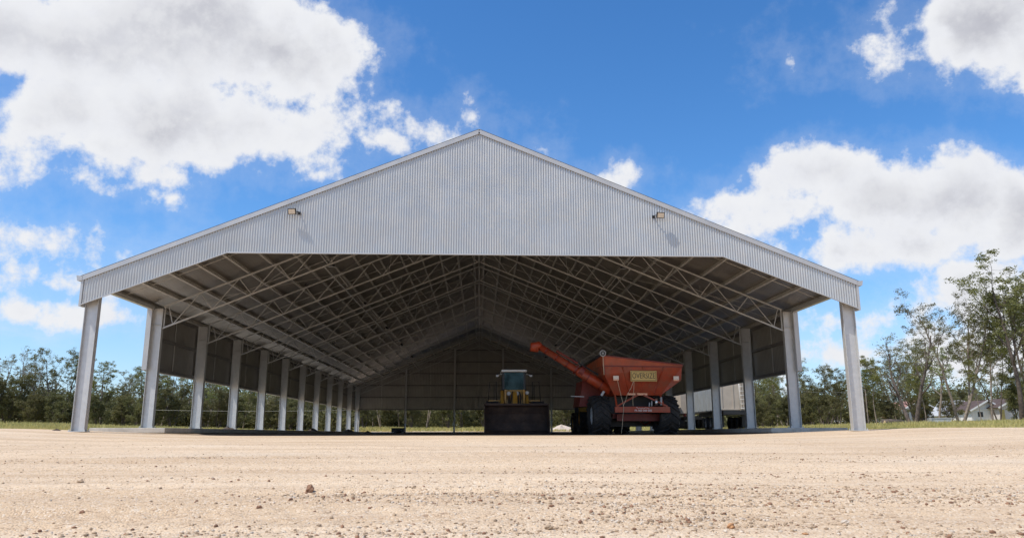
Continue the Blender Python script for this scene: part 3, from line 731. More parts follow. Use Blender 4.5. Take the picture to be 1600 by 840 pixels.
# chassis under the hopper
ch = MB(); ch.box(-1.40, 1.24, .0, .14, cz(.97), cz(1.24)); rb = ch.obj('rear_beam', M_RED, cart, bev=.01)
for x0, x1 in ((-.66, -.30), (-.22, .28)): MB().box(x0, x1, .40, .44, cz(1.79), cz(1.88)).obj('reflector', M_ORG, cart)
for (a, b_) in (((-1.32, .06, 1.25), (-.2, .42, 1.80)), ((1.15, .06, 1.25), (.1, .42, 1.80)), ((-1.30, .08, 1.25), (-1.28, .46, 1.80)), ((.96, .08, 1.25), (.93, .46, 1.80))):
    MB().beam((a[0], a[1], cz(a[2])), (b_[0], b_[1], cz(b_[2])), .07, .07).obj('brace', M_RED, cart)
m = MB(); m.box(-1.1, 1.0, .9, 1.15, cz(.60), cz(.92)); m.box(-1.25, 1.2, 1.15, 1.5, cz(.72), cz(.94)); m.obj('axle_beam', M_DRED, cart)
for x in (-.75, .6): MB().box(x-.1, x+.1, .14, 6.6, cz(.98), cz(1.2)).obj('chassis_rail', M_DRED, cart)
m = MB(); m.prism([(-1.3, cz(1.77)), (.94, cz(1.77)), (.45, cz(1.15)), (-.8, cz(1.15))], 'y', 1.6, 4.3); m.obj('hopper_trough', M_BLK, cart)  # red trough coloured black to paint in the shade under the hopper
MB().box(-1.35, 1.1, 1.5, 1.58, cz(.95), cz(1.76)).obj('dark_gap_panel', M_BLK, cart)  # black sheet standing in for the shade between beam and hopper
MB().box(-1.15, 1.05, 1.9, 2.0, cz(.35), cz(.72)).obj('dark_axle_plate', M_BLK, cart)  # black plate across the underside behind the axle beam
m = MB(); m.beam((0, .9, cz(.62)), (.55, 1.9, cz(.42)), .05, .05); m.beam((.55, 1.9, cz(.42)), (1.0, 1.2, cz(.75)), .05, .05); m.obj('drawbar_stay', M_DRED, cart)
MB().beam((0, 4.5, cz(.85)), (-.2, 7.3, cz(.6)), .25, .22).obj('drawbar', M_DRED, cart)
# hydraulic bits and phone number on the beam
for x, z, h_, r in ((.28, 1.30, .14, .03), (.40, 1.33, .2, .03), (.62, 1.36, .26, .07), (.86, 1.38, .30, .05)):
    MB().tube([(x, .16, cz(z-.06)), (x+.03, .2, cz(z+h_))], r, 8).obj('hydraulic_valve', M_HYD if r > .05 else M_RIM, cart, smooth=True)
tm = text_mesh('Ph 000 000 000', .13, .002, M_WHT); o = link('lettering', tm, rb, (-.06, -.006, cz(1.06))); o.rotation_euler = (PI/2, 0, 0)
m = MB(); pts = [(-.40+.045*k, -.012, cz(1.165+.018*math.sin(k*2.2)+(.03 if k in (0, 1, 10, 11) else 0))) for k in range(15)]
m.tube(pts, .008, 5); m.obj('script_mark', M_WHT, rb)
# cords hanging down the back
def cord(pts, r=.010): return MB().tube([(x, y, cz(z)) for x, y, z in pts], r, 5).obj('hanging_cord', M_CORD, cart, smooth=True)
cord([(-1.26, -.05, 2.44), (-1.19, -.03, 2.1), (-1.10, .05, 1.85), (-1.10, .0, 1.72), (-1.0, -.03, 1.28), (-1.02, -.04, 1.0), (-1.07, -.05, .7), (-1.1, -.06, .35), (-1.17, -.1, .02)])
cord([(-.50, -.06, 2.40), (-.62, -.04, 2.1), (-.78, .1, 1.8), (-.88, .06, 1.5), (-1.02, -.02, 1.27)]); cord([(-.47, -.06, 2.40), (-.47, .05, 2.0), (-.49, .2, 1.6), (-.55, -.03, 1.27)])
cord([(-1.93, -.06, 3.55), (-1.92, -.08, 3.1), (-1.9, -.06, 2.7)], .018)
wheel(cart, (-1.90, 1.30, .90), .93, .86, .46, -1, 18); wheel(cart, (1.34, 1.15, .90), .93, .94, .46, 1, 18)
# unloading auger, folded out to the left
aug = bpy.data.objects.new('auger', None); COL.objects.link(aug); aug.parent = cart
P0 = Vector((-1.45, .75, cz(2.0))); P1 = Vector((-4.75, 1.15, cz(4.12)))
m = MB(); m.tube([P0, P0.lerp(P1, .45), P0.lerp(P1, .46), P1], [.25, .23, .17, .155], 20); m.obj('tube', M_RED, aug, smooth=True)
d = (P1-P0).normalized(); upv = Vector((0, 0, 1)); q = d.cross(Vector((0, 1, 0))).normalized(); q = q if q.z > 0 else -q
m = MB(); m.tube([P0.lerp(P1, .38)+q*.06, P0.lerp(P1, .44)+q*.06], .27, 20); m.tube([P0.lerp(P1, .47)+q*.02, P0.lerp(P1, .49)+q*.02], .25, 20); m.obj('hinge_flange', M_DRED, aug)
MB().tube([P0.lerp(P1, .22)+q*.36, P0.lerp(P1, .62)+q*.34], .045, 8).obj('fold_cylinder', M_BLK, aug)
MB().tube([P0.lerp(P1, .50)+q*.30, P0.lerp(P1, .80)+q*.26], .06, 8).obj('cover_strip', M_DRED, aug)
m = MB(); m.tube([P1-d*.05, P1+d*.10, P1+d*.28+Vector((0, 0, -.10)), P1+d*.33+Vector((0, 0, -.42))], [.17, .21, .24, .20], 20); m.obj('spout', M_RED, aug, smooth=True)
for f_ in (.12, .3, .6, .75, .9): MB().tube([P0.lerp(P1, f_), P0.lerp(P1, f_+.012)], .26 if f_ < .45 else .185, 20).obj('band', M_DRED, aug)
m = MB(); m.prism([(-2.7, cz(1.30)), (-1.5, cz(1.35)), (-1.35, cz(2.1)), (-1.7, cz(2.6)), (-2.5, cz(2.55))], 'y', 2.0, 3.6); m.obj('auger_housing', M_DRED, cart)
m = MB(); m.beam((-2.0, .2, cz(1.75)), (-1.86, .2, cz(1.95)), .05, .1); m.obj('pale_bracket', M_RIM, cart)
MB().beam((-3.2, 1.5, cz(1.78)), (-2.55, 1.5, cz(1.76)), .03, .04).obj('side_arm', M_RIM, cart)

# ------------------------------------------------------------------ tractor in front of the cart
tr = thing('tractor', 'dark tractor with yellow bonnet and big tyres hitched beyond the red grain cart', 'tractor', (6.9, 43.4, gh(7, 43)), math.radians(3))
wheel(tr, (-.95, 0, .88), .88, .72, .42, -1, 18, rim_mat=M_YEL); wheel(tr, (1.15, 0, .88), .88, .72, .42, 1, 18, rim_mat=M_YEL)
wheel(tr, (-.9, 2.9, .62), .62, .5, .32, -1, 14, rim_mat=M_YEL); wheel(tr, (1.0, 2.9, .62), .62, .5, .32, 1, 14, rim_mat=M_YEL)
MB().box(-.45, .55, -.7, 3.2, .55, 1.1).obj('chassis', M_BLK, tr, bev=.03)
MB().prism([(.9, 1.1), (3.6, 1.1), (3.6, 1.55), (3.3, 1.75), (.9, 1.95)], 'x', -.4, .5).obj('bonnet', M_YEL, tr, bev=.05)
m = MB(); m.prism([(-.75, 1.15), (.9, 1.15), (.8, 2.5), (-.6, 2.5)], 'x', -.72, .82); m.obj('cab', M_BLK, tr, bev=.04)
MB().prism([(-.6, 1.45), (.7, 1.45), (.65, 2.35), (-.5, 2.35)], 'x', -.735, .835).obj('side_window', M_GLASS, tr)
MB().box(-.8, .9, -.75, .95, 2.505, 2.65).obj('cab_roof', M_YEL, tr, bev=.05)
for s, x in ((-1, -1.05), (1, 1.15)): MB().prism([(-.9, 1.55), (-.95, 1.2), (-.8, 1.2), (-.6, 1.75), (.5, 1.85), (.75, 1.5), (.85, 1.6), (.6, 1.95), (-.65, 1.95)], 'x', x-.35, x+.35).obj('mudguard', M_YEL, tr)
m = MB(); m.tube([(-1.0, -.75, 1.9), (-1.5, -.8, 1.8), (-1.5, -.8, 1.55)], .03, 6); m.box(-1.62, -1.42, -.84, -.78, 1.15, 1.55); m.obj('mirror', M_BLK, tr)
MB().box(-.3, .4, -1.1, -.7, .4, 1.0).obj('hitch', M_BLK, tr, bev=.03)

# ------------------------------------------------------------------ wheel loader
ld = thing('wheel_loader', 'yellow wheel loader facing out with a wide dark bucket lowered in front of its cab', 'wheel loader', (1.85, 36.0, gh(1.85, 36)))
lz = ld.location.z
def lzz(z): return z-lz
# bucket: curved shell seen from the cutting edge side
prof = [(0, .03), (.05, 0), (1.05, .02), (1.28, .2), (1.36, .55), (1.30, 1.0), (1.12, 1.35), (.92, 1.45), (.90, 1.40), (1.06, 1.30), (1.22, .98), (1.28, .56), (1.2, .26), (1.0, .08)]
m = MB(); m.prism(prof, 'x', -1.49, 1.49); m.obj('bucket_shell', M_DARK, ld)
for k in range(8): MB().prism([(-.16, .0), (.10, .0), (.10, .05), (-.16, .02)], 'x', -1.42+.385*k, -1.30+.385*k).obj('bucket_tooth', M_DARK, ld)
for k in range(2): MB().box(-1.49, 1.49, 1.02+.13*k, 1.045+.13*k, .18+.0*k, .24).obj('wear_strip', M_DARK, ld)
for s in (-1, 1):
    MB().prism([(0.02, .0), (1.05, .0), (1.30, .2), (1.38, .55), (1.32, 1.0), (1.14, 1.38), (.86, 1.46), (.30, .95), (.02, .25)], 'x', s*1.49, s*1.53).obj('bucket_side', M_DARK, ld)
MB().box(-1.52, 1.52, -.10, .10, .0, .04).obj('cutting_edge', M_HYD if False else M_DARK, ld)
m = MB(); m.box(-1.50, 1.50, .86, .93, 1.38, 1.47); m.obj('spill_guard', M_DARK, ld)
# grab the front frame
for s in (-1, 1):
    MB().prism([(1.30, .35), (1.5, .3), (3.3, 1.85), (3.4, 2.15), (3.15, 2.2), (2.0, 1.25), (1.35, .75)], 'x', s*.62-.07, s*.62+.07).obj('lift_arm', M_YEL, ld, bev=.01)
    MB().tube([(s*.42, 2.0, .75), (s*.42, 3.4, 1.2)], .075, 12).obj('lift_cylinder', M_HYD, ld, smooth=True)
    MB().box(s*.48-.05, s*.48+.05, 2.7, 3.3, 1.2, 2.17).obj('tower_plate', M_YEL, ld, bev=.01)
m = MB(); m.prism([(1.5, 1.0), (1.7, .9), (2.6, 1.9), (2.5, 2.1)], 'x', -.1, .1); m.obj('tilt_lever', M_YEL, ld, bev=.01)
MB().tube([(0.0, 2.5, 1.95), (0, 3.3, 1.75)], .09, 12).obj('tilt_cylinder', M_HYD, ld, smooth=True)
for x in (-.28, .18): MB().tube([(x, 2.68, 1.5), (x, 2.66, 1.95), (x+.04, 2.75, 2.08)], .035, 8).obj('hydraulic_hose', M_BLK, ld, smooth=True)
for x in (-.30, .12): MB().lathe([(0, .0), (0, .09), (.06, .11), (.1, .11)], (x, 2.62, 2.02), 'y', 16).obj('headlight', M_RIM, ld)
MB().box(-.55, .55, 2.72, 3.6, .6, 1.75).obj('front_frame', M_YEL, ld, bev=.02)
for x in (-.46, .46): MB().box(x-.04, x+.04, 2.55, 2.66, 1.45, 2.22).obj('mast_plate', M_YEL, ld, bev=.01)
MB().box(-.50, .50, 3.30, 3.36, 1.76, 2.24).obj('cab_front_panel', M_YEL, ld, bev=.01)
m = MB(); m.tube([(-.2, 2.6, 1.5), (-.16, 2.5, 1.9), (-.1, 2.65, 2.12)], .03, 8); m.tube([(.28, 2.6, 1.5), (.3, 2.5, 1.85), (.24, 2.7, 2.1)], .03, 8); m.obj('hydraulic_hose', M_BLK, ld, smooth=True)
for x in (.62, ): MB().lathe([(0, .0), (0, .08), (.06, .1), (.1, .1)], (x, 2.62, 2.06), 'y', 16).obj('headlight', M_RIM, ld)
MB().box(1.0, 1.42, 1.9, 2.3, 1.30, 1.47).obj('tool_box', M_DARK, ld, bev=.02)
for s in (-1, 1):
    wheel(ld, (s*1.15, 2.6, .78), .80, .62, .42, s, 16, rim_mat=M_YEL); wheel(ld, (s*1.15, 5.7, .78), .80, .62, .42, s, 16, rim_mat=M_YEL)
    MB().prism([(1.75, 1.35), (1.85, 1.5), (2.1, 1.62), (3.2, 1.62), (3.45, 1.45), (3.3, 1.40), (2.2, 1.56)], 'x', s*.82, s*1.42).obj('mudguard', M_BLK, ld)
    m = MB(); xa = s*1.16
    m.box(min(s*.70, s*1.30), max(s*.70, s*1.30), 3.0, 3.9, 1.62, 1.72); m.obj('platform', M_YEL, ld, bev=.01)
    m = MB(); m.tube([(s*.90, 3.05, 1.70), (s*.92, 3.05, 2.62), (s*1.25, 3.05, 2.62), (s*1.32, 3.05, 1.66)], .02, 8); m.tube([(s*1.02, 3.3, 1.70), (s*1.02, 3.3, 2.5)], .018, 8); m.obj('handrail', M_BLK, ld, smooth=True)
    m = MB(); m.tube([(s*.62, 3.42, 3.05), (s*.86, 3.35, 2.98)], .02, 6); m.box(s*.86-.07, s*.86+.07, 3.32, 3.36, 2.9, 3.0); m.obj('work_light', M_RIM, ld)
# cab
cb = MB()
for x in (-.54, .54):
    for y in (3.42, 4.75): cb.box(x-.05, x+.05, y-.05, y+.05, 1.9, 3.14)
cb.box(-.60, .60, 3.37, 4.8, 1.72, 1.9); cb.box(-.60, .60, 3.37, 3.47, 1.901, 2.25); cb.obj('cab_frame', M_BLK, ld)
MB().box(-.488, .488, 3.40, 3.415, 2.26, 3.13).obj('windscreen', M_GLASS, ld)
for s in (-1, 1): MB().box(s*.545-.006, s*.545+.006, 3.48, 4.69, 1.95, 3.12).obj('side_window', M_GLASS, ld)
MB().box(-.488, .488, 4.76, 4.775, 1.95, 3.12).obj('rear_window', M_GLASS, ld)
MB().box(-.65, .65, 3.22, 4.9, 3.145, 3.26).obj('cab_roof', M_WHT, ld, bev=.03)
m = MB(); m.box(-.28, .12, 4.0, 4.15, 1.95, 2.7); m.box(-.3, .14, 3.7, 4.1, 1.95, 2.2); m.obj('seat', M_BLK, ld, bev=.03)
m = MB(); m.lathe([(-.015, .15), (-.015, .19), (.015, .19), (.015, .15), (-.015, .15)], (-.08, 3.62, 2.42), 'y', 20); m.obj('steering_wheel', M_BLK, ld)
MB().prism([(4.85, .7), (7.2, .7), (7.3, 1.0), (7.2, 1.85), (6.8, 2.0), (4.85, 2.05)], 'x', -.62, .62).obj('engine_hood', M_YEL, ld, bev=.04)
MB().tube([(.35, 6.0, 2.0), (.35, 6.0, 2.6)], .05, 10).obj('exhaust_pipe', M_BLK, ld)

# ------------------------------------------------------------------ tipper trailer and truck outside the right wall
tg = gh(18.9, 60)
tt = thing('tipper_trailer', 'beige tipper trailer with a shade-toned side and a white rear ladder parked beside the right wall', 'trailer', (18.95, 56.0, .36))
m = MB(); m.box(-1.2, 1.2, 0, 8.6, 1.32, 4.1); m.obj('body', M_TRG, tt, bev=.03)
MB().box(-1.17, 1.17, -.035, -.001, 1.36, 4.06).obj('tailgate', M_TRB, tt)
for x in (-1.16, -.32, .42, 1.16): MB().box(x-.04, x+.04, -.075, -.036, 1.34, 4.08).obj('tailgate_post', M_TRB, tt)
for z in (1.38, 4.03): MB().box(-1.18, 1.18, -.07, -.036, z-.05, z+.05).obj('tailgate_rail', M_TRB, tt)
for k in range(8): MB().box(-1.235, -1.201, .3+k*1.13, .38+k*1.13, 1.34, 4.08).obj('side_rib', M_TRG, tt)
m = MB(); xl0, xl1 = .17, .62
ladder = bpy.data.objects.new('ladder', None); COL.objects.link(ladder); ladder.parent = tt
for x in (.14, .60): MB().tube([(x, -.16, 1.28), (x, -.16, 3.75)], .028, 8).obj('stile', M_WHT, ladder, smooth=True)
for k in range(8): MB().tube([(.14, -.16, 1.45+.31*k), (.60, -.16, 1.45+.31*k)], .022, 8).obj('rung', M_WHT, ladder, smooth=True)
m = MB(); m.box(-.5, .5, .1, 8.4, 1.02, 1.315); m.box(-1.1, 1.1, -.1, .1, .98, 1.315); m.obj('chassis', M_BLK, tt)
MB().box(-1.0, 1.05, -.14, -.101, 1.02, 1.12).obj('bumper_bar', M_BLK, tt)
for yy_ in (1.9, 3.15, 4.4):
    for s in (-1, 1): wheel(tt, (s*.93, yy_, .42), .50, .50, .28, s, 0)
for yy_ in (1.2, ): 
    for s in (-1, 1): MB().box(s*.93-.25, s*.93+.25, yy_, yy_+.02, .12, .95).obj('mudflap', M_BLK, tt)
for s in (-1, 1): MB().prism([(1.25, .9), (1.35, 1.0), (4.95, 1.0), (5.05, .9), (4.95, .95), (1.4, .95)], 'x', s*.68, s*1.18).obj('mudguard', M_BLK, tt)
tk = thing('truck', 'pale beige truck body parked ahead of the tipper trailer beyond the right wall', 'truck', (18.7, 66.5, .45), 0)
MB().box(-1.22, 1.22, 0, 5.2, 1.25, 3.9).obj('body', M_TRB, tk, bev=.03)
MB().box(-.45, .45, -.5, 7.6, .75, 1.05).obj('chassis', M_BLK, tk)
m = MB(); m.prism([(5.5, .7), (7.6, .7), (7.6, 1.8), (7.2, 2.9), (5.5, 3.0)], 'x', -1.15, 1.15); m.obj('cab', M_WHT, tk, bev=.06)
MB().prism([(5.8, 1.8), (7.1, 1.8), (6.95, 2.7), (5.8, 2.75)], 'x', -1.165, 1.165).obj('side_window', M_GLASS, tk)
for yy_ in (1.0, 2.3, 6.6):
    for s in (-1, 1): wheel(tk, (s*.95, yy_, .45), .5, .45, .28, s, 0)
for x in (-.9, .9): MB().box(x-.12, x+.12, -.03, -.001, 1.0, 1.2).obj('tail_light', M_DRED, tk)

# ------------------------------------------------------------------ clutter in and round the shed
def at(px, Y): return un(px, 600, Y)[0]
o = MB().lathe([(-.14, .18), (-.16, .4), (-.1, .48), (.1, .48), (.16, .4), (.14, .18), (-.14, .18)], (0, 0, 0), 'z', 28).obj('old_tyre', M_BLACK, None, smooth=True, loc=(-9.6, 93.6, gh(-9.6, 93.6)+.16)); tag(o, 'old black tyre lying flat at the rear of the shed floor left of centre', 'tyre')
bx_ = thing('crate', 'low black crate standing by the second rear post of the shed', 'crate', (-9.75, 94.9, .27))
MB().box(-.75, .75, -.3, .3, 0, .42).obj('box', M_BLK, bx_, bev=.02); MB().box(-.78, .78, -.33, .33, .421, .47).obj('lid', M_BLK, bx_)
def heap(name, x, y, z, rx_, ry_, h, m_, seed, label, cat, kind=None):
    r = np.random.default_rng(seed); n = 34
    a = np.linspace(0, 2*PI, n, endpoint=False); V = []; F = []
    for j in range(9):
        q = j/8
        for t_ in a:
            k = 1+.12*math.sin(2*t_+seed)+.08*math.sin(5*t_+2*seed)
            V.append((q*rx_*k*math.cos(t_), q*ry_*k*math.sin(t_), h*(1-q**1.3)*(1+.15*math.sin(3*t_+4*q))+r.uniform(-.03, .03)*h-.03*q))
    for j in range(8):
        for k in range(n): F.append((j*n+k, j*n+(k+1) % n, (j+1)*n+(k+1) % n, (j+1)*n+k))
    me = bpy.data.meshes.new(name); me.from_pydata(V, [], F); me.materials.append(m_); me.polygons.foreach_set('use_smooth', [True]*len(F))
    o = link(name, me, None, (x, y, z)); tag(o, label, cat, None, kind); return o
heap('sand_heap', at(876, 112), 112, .25, 2.6, 2.2, .95, M_SANDP, 2, 'pale heap of sand on the grass behind the wheel loader', 'sand heap')
M_SOIL = mat('dark_soil', (.07, .05, .038), .95, 0, .3, 8, .6, 25)
for k, (px, Y, s_, lab) in enumerate(((363, 48, .55, 'small dark soil pile at the foot of the fourth left column'), (492, 66, .5, 'small dark soil pile by the concrete near the eighth left column'), (547, 80, .6, 'low dark soil pile near the far left corner of the shed'), (577, 86, .5, 'smallest dark soil pile left of the rear corner'))):
    x = at(px, Y)
    heap('soil_pile', x, Y, .27 if x < -13.2 else gh(x, Y), s_, s_, .22, M_SOIL, k+5, lab, 'soil pile')
heap('soil_pile', at(97, 30.2), 30.2, gh(at(97, 30.2), 30.2), .22, .18, .07, M_SOIL, 21, 'little pile of dark clods left of the front left column', 'soil pile')

# fallen drum, tin sheet, log, fallen tin among the grass on the right
def gz(x, y): return gh(x, y)
x = at(1390, 62); t = thing('log', 'sawn log with a pale cut end lying in the grass right of the shed', 'log', (x, 62, gz(x, 62)), math.radians(10))
MB().tube([(-.92, 0, .26), (-.3, .03, .29), (.9, 0, .25)], [.30, .31, .27], 14).obj('trunk', M_BARKD, t, smooth=True)
MB().lathe([(0, 0), (0, .27)], (-.925, 0, .26), 'x', 18).obj('cut_end', mat('pale_cut_wood', (.55, .42, .24), .8, 0, .15, 8), t)
x = at(1461, 60); t = thing('tin_trough', 'grey galvanised tin trough lying in the grass in front of the slim trees', 'trough', (x, 60, gz(x, 60)), math.radians(-6))
m = MB(); m.prism([(-.72, .0), (-.76, .55), (-.70, .55), (-.66, .05), (.66, .05), (.70, .55), (.76, .55), (.72, 0)], 'y', -.4, .4); m.box(-.7, .7, -.42, -.40, .02, .56); m.box(-.7, .7, .40, .42, .02, .56); m.obj('tub', M_TIN, t)
MB().box(-.79, .79, -.45, -.421, .50, .57).obj('rolled_rim', M_TRIM, t)
def low_shed(px0, px1, Y, zt_, hh, label, mroof, mwall, rz=0, pitch=.35):
    x0, x1 = at(px0, Y), at(px1, Y); w = x1-x0; xc_ = (x0+x1)/2; t = thing('lean_to', label, 'shelter', (xc_, Y, gz(xc_, Y)), rz)
    m = MB(); m.prism([(-w/2, hh), (w/2, hh*.45), (w/2, hh*.45+.06), (-w/2, hh+.06)], 'y', -1.8, 1.8); m.obj('roof', mroof, t)
    MB().prism([(-w/2+.1, -.3), (w/2-.1, -.3), (w/2-.1, hh*.47-.03), (-w/2+.1, hh-.03)], 'y', -1.5, 1.5).obj('wall', mwall, t); return t
low_shed(1338, 1378, 100, 0, 1.5, 'low tin lean-to with a whitish roof right of the front right column', M_PINK, M_BOARD, .25)
low_shed(1300, 1332, 104, 0, 1.0, 'low pinkish iron lean-to seen just left of the front right column', M_PINK, M_TIN, .2)

# ------------------------------------------------------------------ houses far right
def house(px0, px1, Y, hw_, hr, label, mroof, mwall, depth=5, rz=0, boards=True):
    x0, x1 = at(px0, Y), at(px1, Y); w = x1-x0; xc_ = (x0+x1)/2; z = gz(xc_, Y)
    t = thing('house', label, 'house', (xc_, Y, z), rz)
    wl = MB().prism([(-w/2, -.3), (w/2, -.3), (w/2, hw_), (0, hr-.1), (-w/2, hw_)], 'y', 0, depth).obj('wall', mwall, t)
    if boards:
        bm_ = MB().box(-w/2-.02, w/2+.02, -.035, -.004, 0, .17).mesh('weatherboard', mwall)
        for k in range(int(hw_/.2)): link('weatherboard', bm_, wl, (0, 0, .12+.2*k))
    for s in (-1, 1):
        a = (0, depth/2, hr); b = (s*(w/2+.5), depth/2, hw_-.5*(hr-hw_)/(w/2))
        MB().beam(a, b, depth+1.2, .06).obj('roof', mroof, t)
        MB().beam((0, -.62, hr-.04), (b[0], -.62, b[2]-.04), .04, .2).obj('barge_board', M_WHT, t)
    return t, w
ht, w = house(1512, 1560, 108, 2.1, 3.3, 'white peeling weatherboard cottage gable behind the slim trees on the right', M_RUST, M_BOARD)
for x in (-1.0, 1.25): 
    f = MB().box(x-.45, x+.45, -.07, -.036, .9, 1.75).obj('window', M_WHT, ht); MB().box(x-.38, x+.38, -.08, -.071, .97, 1.68).obj('pane', M_WIN, f)
MB().box(-2.3, 2.3, -.09, -.04, 1.98, 2.1).obj('eaves_trim', M_WHT, ht)
ht, w = house(1556, 1603, 106, 2.4, 3.5, 'grey bare boarded house end at the right edge of the photo', M_RUST, M_WOODG, rz=0)
f = MB().box(1.2, 1.75, -.07, -.036, .9, 2.0).obj('window', M_WIN, ht)
MB().box(-2.2, -1.5, -.08, -.04, .2, 1.9).obj('door', mat('mustard_board', (.42, .33, .12), .7, 0, .2, 4), ht)
ht, w = house(1484, 1512, 114, 1.9, 3.6, 'small white sided annexe left of the peeling weatherboard cottage', M_TIN, M_BOARD)
MB().box(-.6, 1.0, -.08, -.04, .1, 1.6).obj('door', M_WIN, ht)
ht, w = house(1396, 1466, 122, 2.1, 3.9, 'house with a faded red iron roof behind the dark forked tree', M_PINK, M_TIN, 7, 0, False)
for x in (-2.2, .5, 2.4): MB().box(x-.5, x+.5, -.05, -.002, .8, 1.8).obj('window', M_WIN, ht)

# ------------------------------------------------------------------ trees
def rvec(r, s): return Vector(r.normal(0, s, 3))
def grow(seed, H, stems, spread, crown_lo, leaf_n, leaf_len, leaf_wid, leafy=1.0, r0=None, lean=0, twigs=5, clr=.42, limbs=7, droop=.5):
    """returns trunk MB and leaf arrays; unit metres, base at the origin"""
    r = np.random.default_rng(seed); m = MB(); tips = []
    r0 = r0 or H*.018
    def limb(p, d, L, rad, lvl, nseg, wander, up):
        pts = [p.copy()]; rs = [rad]; d = d.normalized(); q = p.copy()
        for i in range(nseg):
            d = (d+rvec(r, wander)+Vector((0, 0, up))).normalized(); q = q+d*(L/nseg); pts.append(q.copy()); rs.append(max(.008, rad*(1-.72*(i+1)/nseg)))
        m.tube(pts, rs, 9 if lvl == 0 else 6 if lvl == 1 else 4 if lvl == 2 else 3, cap=False)
        return pts, rs
    def sub(pts, rs, f_):
        i = min(len(pts)-2, int(f_*(len(pts)-1))); k = f_*(len(pts)-1)-i
        return pts[i].lerp(pts[i+1], k), (pts[i+1]-pts[i]).normalized(), rs[i]*(1-k)+rs[i+1]*k
    for s_ in range(stems):
        a = r.uniform(0, 2*PI); d = Vector((math.cos(a)*spread*.35*(stems > 1)+lean, math.sin(a)*spread*.3*(stems > 1), 1))
        h = H*r.uniform(.78, .95) if s_ else H*.92
        p0, rr0 = limb(Vector((math.cos(a), math.sin(a), 0))*(.12*(stems > 1)*r0*8), d, h, r0*(1 if stems == 1 else .75), 0, 9, .07, .05)
        for i in range(limbs):
            f_ = crown_lo+(1-crown_lo)*(i+r.uniform(.1, .9))/limbs; b, bd, br = sub(p0, rr0, min(f_, .98))
            a2 = a+i*2.4+r.uniform(-.5, .5); side = Vector((math.cos(a2), math.sin(a2), 0)); d2 = bd*.75+side*r.uniform(.5, 1.0)*spread
            L2 = H*r.uniform(.22, .36)*(1.15-f_*.5)
            p1, rr1 = limb(b, d2, L2, br*.62, 1, 6, .14, .10)
            for j in range(twigs):
                g_ = .35+.65*(j+r.uniform(.0, .9))/twigs; c, cd, cr_ = sub(p1, rr1, min(g_, .97))
                d3 = cd*.6+rvec(r, .6)+Vector((0, 0, .15)); L3 = H*r.uniform(.07, .15)
                p2, rr2 = limb(c, d3, L3, max(.012, cr_*.6), 2, 4, .2, .04)
                for k in range(3):
                    e_, ed, er = sub(p2, rr2, r.uniform(.4, .98)); p3, _ = limb(e_, ed+rvec(r, .7), H*r.uniform(.02, .05), .008, 3, 2, .2, 0)
                    if r.uniform() < leafy: tips.append(p3[-1]); 
                if r.uniform() < leafy: tips.append(p2[-1])
            if r.uniform() < leafy: tips.append(p1[-1])
        if r.uniform() < leafy: tips.append(p0[-1])
    V = F = None
    if tips and leaf_n:
        T = np.array([t_[:] for t_ in tips]); n = leaf_n*len(T); idx = np.repeat(np.arange(len(T)), leaf_n)
        size = r.uniform(.6, 1.25, len(T))*clr
        off = r.normal(0, 1, (n, 3)); off /= np.linalg.norm(off, axis=1)[:, None]; off *= (r.uniform(0, 1, n)**.5)[:, None]*size[idx][:, None]; off[:, 2] *= .65
        C = T[idx]+off; ax = r.normal(0, 1, (n, 3)); ax[:, 2] = ax[:, 2]*.5-droop; ax /= np.linalg.norm(ax, axis=1)[:, None]
        w_ = np.cross(ax, r.normal(0, 1, (n, 3))); w_ /= np.linalg.norm(w_, axis=1)[:, None]
        ll = leaf_len*r.uniform(.6, 1.3, n)[:, None]; ww = leaf_wid*r.uniform(.7, 1.3, n)[:, None]
        V = np.stack([C-ax*ll*.5, C+w_*ww*.5, C+ax*ll*.5, C-w_*ww*.5], 1).reshape(-1, 3); F = np.arange(4*n).reshape(-1, 4)
    return m, V, F
PROTO = {}
def make_proto(key, args, bark, leaf):
    m, V, F = grow(**args); tm_ = m.mesh('trunk', bark, smooth=True, fixn=False); cm = None
    if V is not None: cm = fast_mesh('crown', V, F, leaf)
    PROTO[key] = (tm_, cm, args['H'])
def A_(**k):
    d = dict(seed=1, H=10, stems=1, spread=.8, crown_lo=.35, leaf_n=26, leaf_len=.22, leaf_wid=.07, twigs=6); d.update(k); return d
make_proto('gum1', A_(seed=21, stems=2, limbs=7, clr=.38, leaf_n=17), M_BARKD, L_OLIVE)
make_proto('gum2', A_(seed=22, stems=1, limbs=9, clr=.36, crown_lo=.4, leaf_n=20), M_BARKL, L_GREEN)
make_proto('gum3', A_(seed=23, stems=3, limbs=6, clr=.32, crown_lo=.3, leaf_n=13), M_BARKL, L_GREY)
make_proto('gum4', A_(seed=24, stems=2, limbs=8, clr=.42, crown_lo=.25, leaf_n=20), M_BARKD, L_OLIVE)
make_proto('bushy1', A_(seed=31, stems=3, limbs=9, clr=.65, crown_lo=.08, leaf_n=26, spread=.9, leaf_len=.28, leaf_wid=.10), M_BARKD, L_DARK)
make_proto('bushy2', A_(seed=32, stems=4, limbs=8, clr=.62, crown_lo=.06, leaf_n=24, spread=1.0, leaf_len=.28, leaf_wid=.10), M_BARKD, L_OLIVE)
make_proto('bare', A_(seed=41, stems=2, limbs=8, clr=.4, crown_lo=.3, leaf_n=9, leafy=.25, spread=.75), M_BARKL, L_GREY)
make_proto('slim', A_(seed=51, stems=1, limbs=8, clr=.42, crown_lo=.45, leaf_n=24, spread=.55, r0=.11), M_BARKL, L_GREEN)
make_proto('slim2', A_(seed=52, stems=2, limbs=6, clr=.4, crown_lo=.5, leaf_n=20, spread=.6, r0=.12), M_BARKD, L_OLIVE)
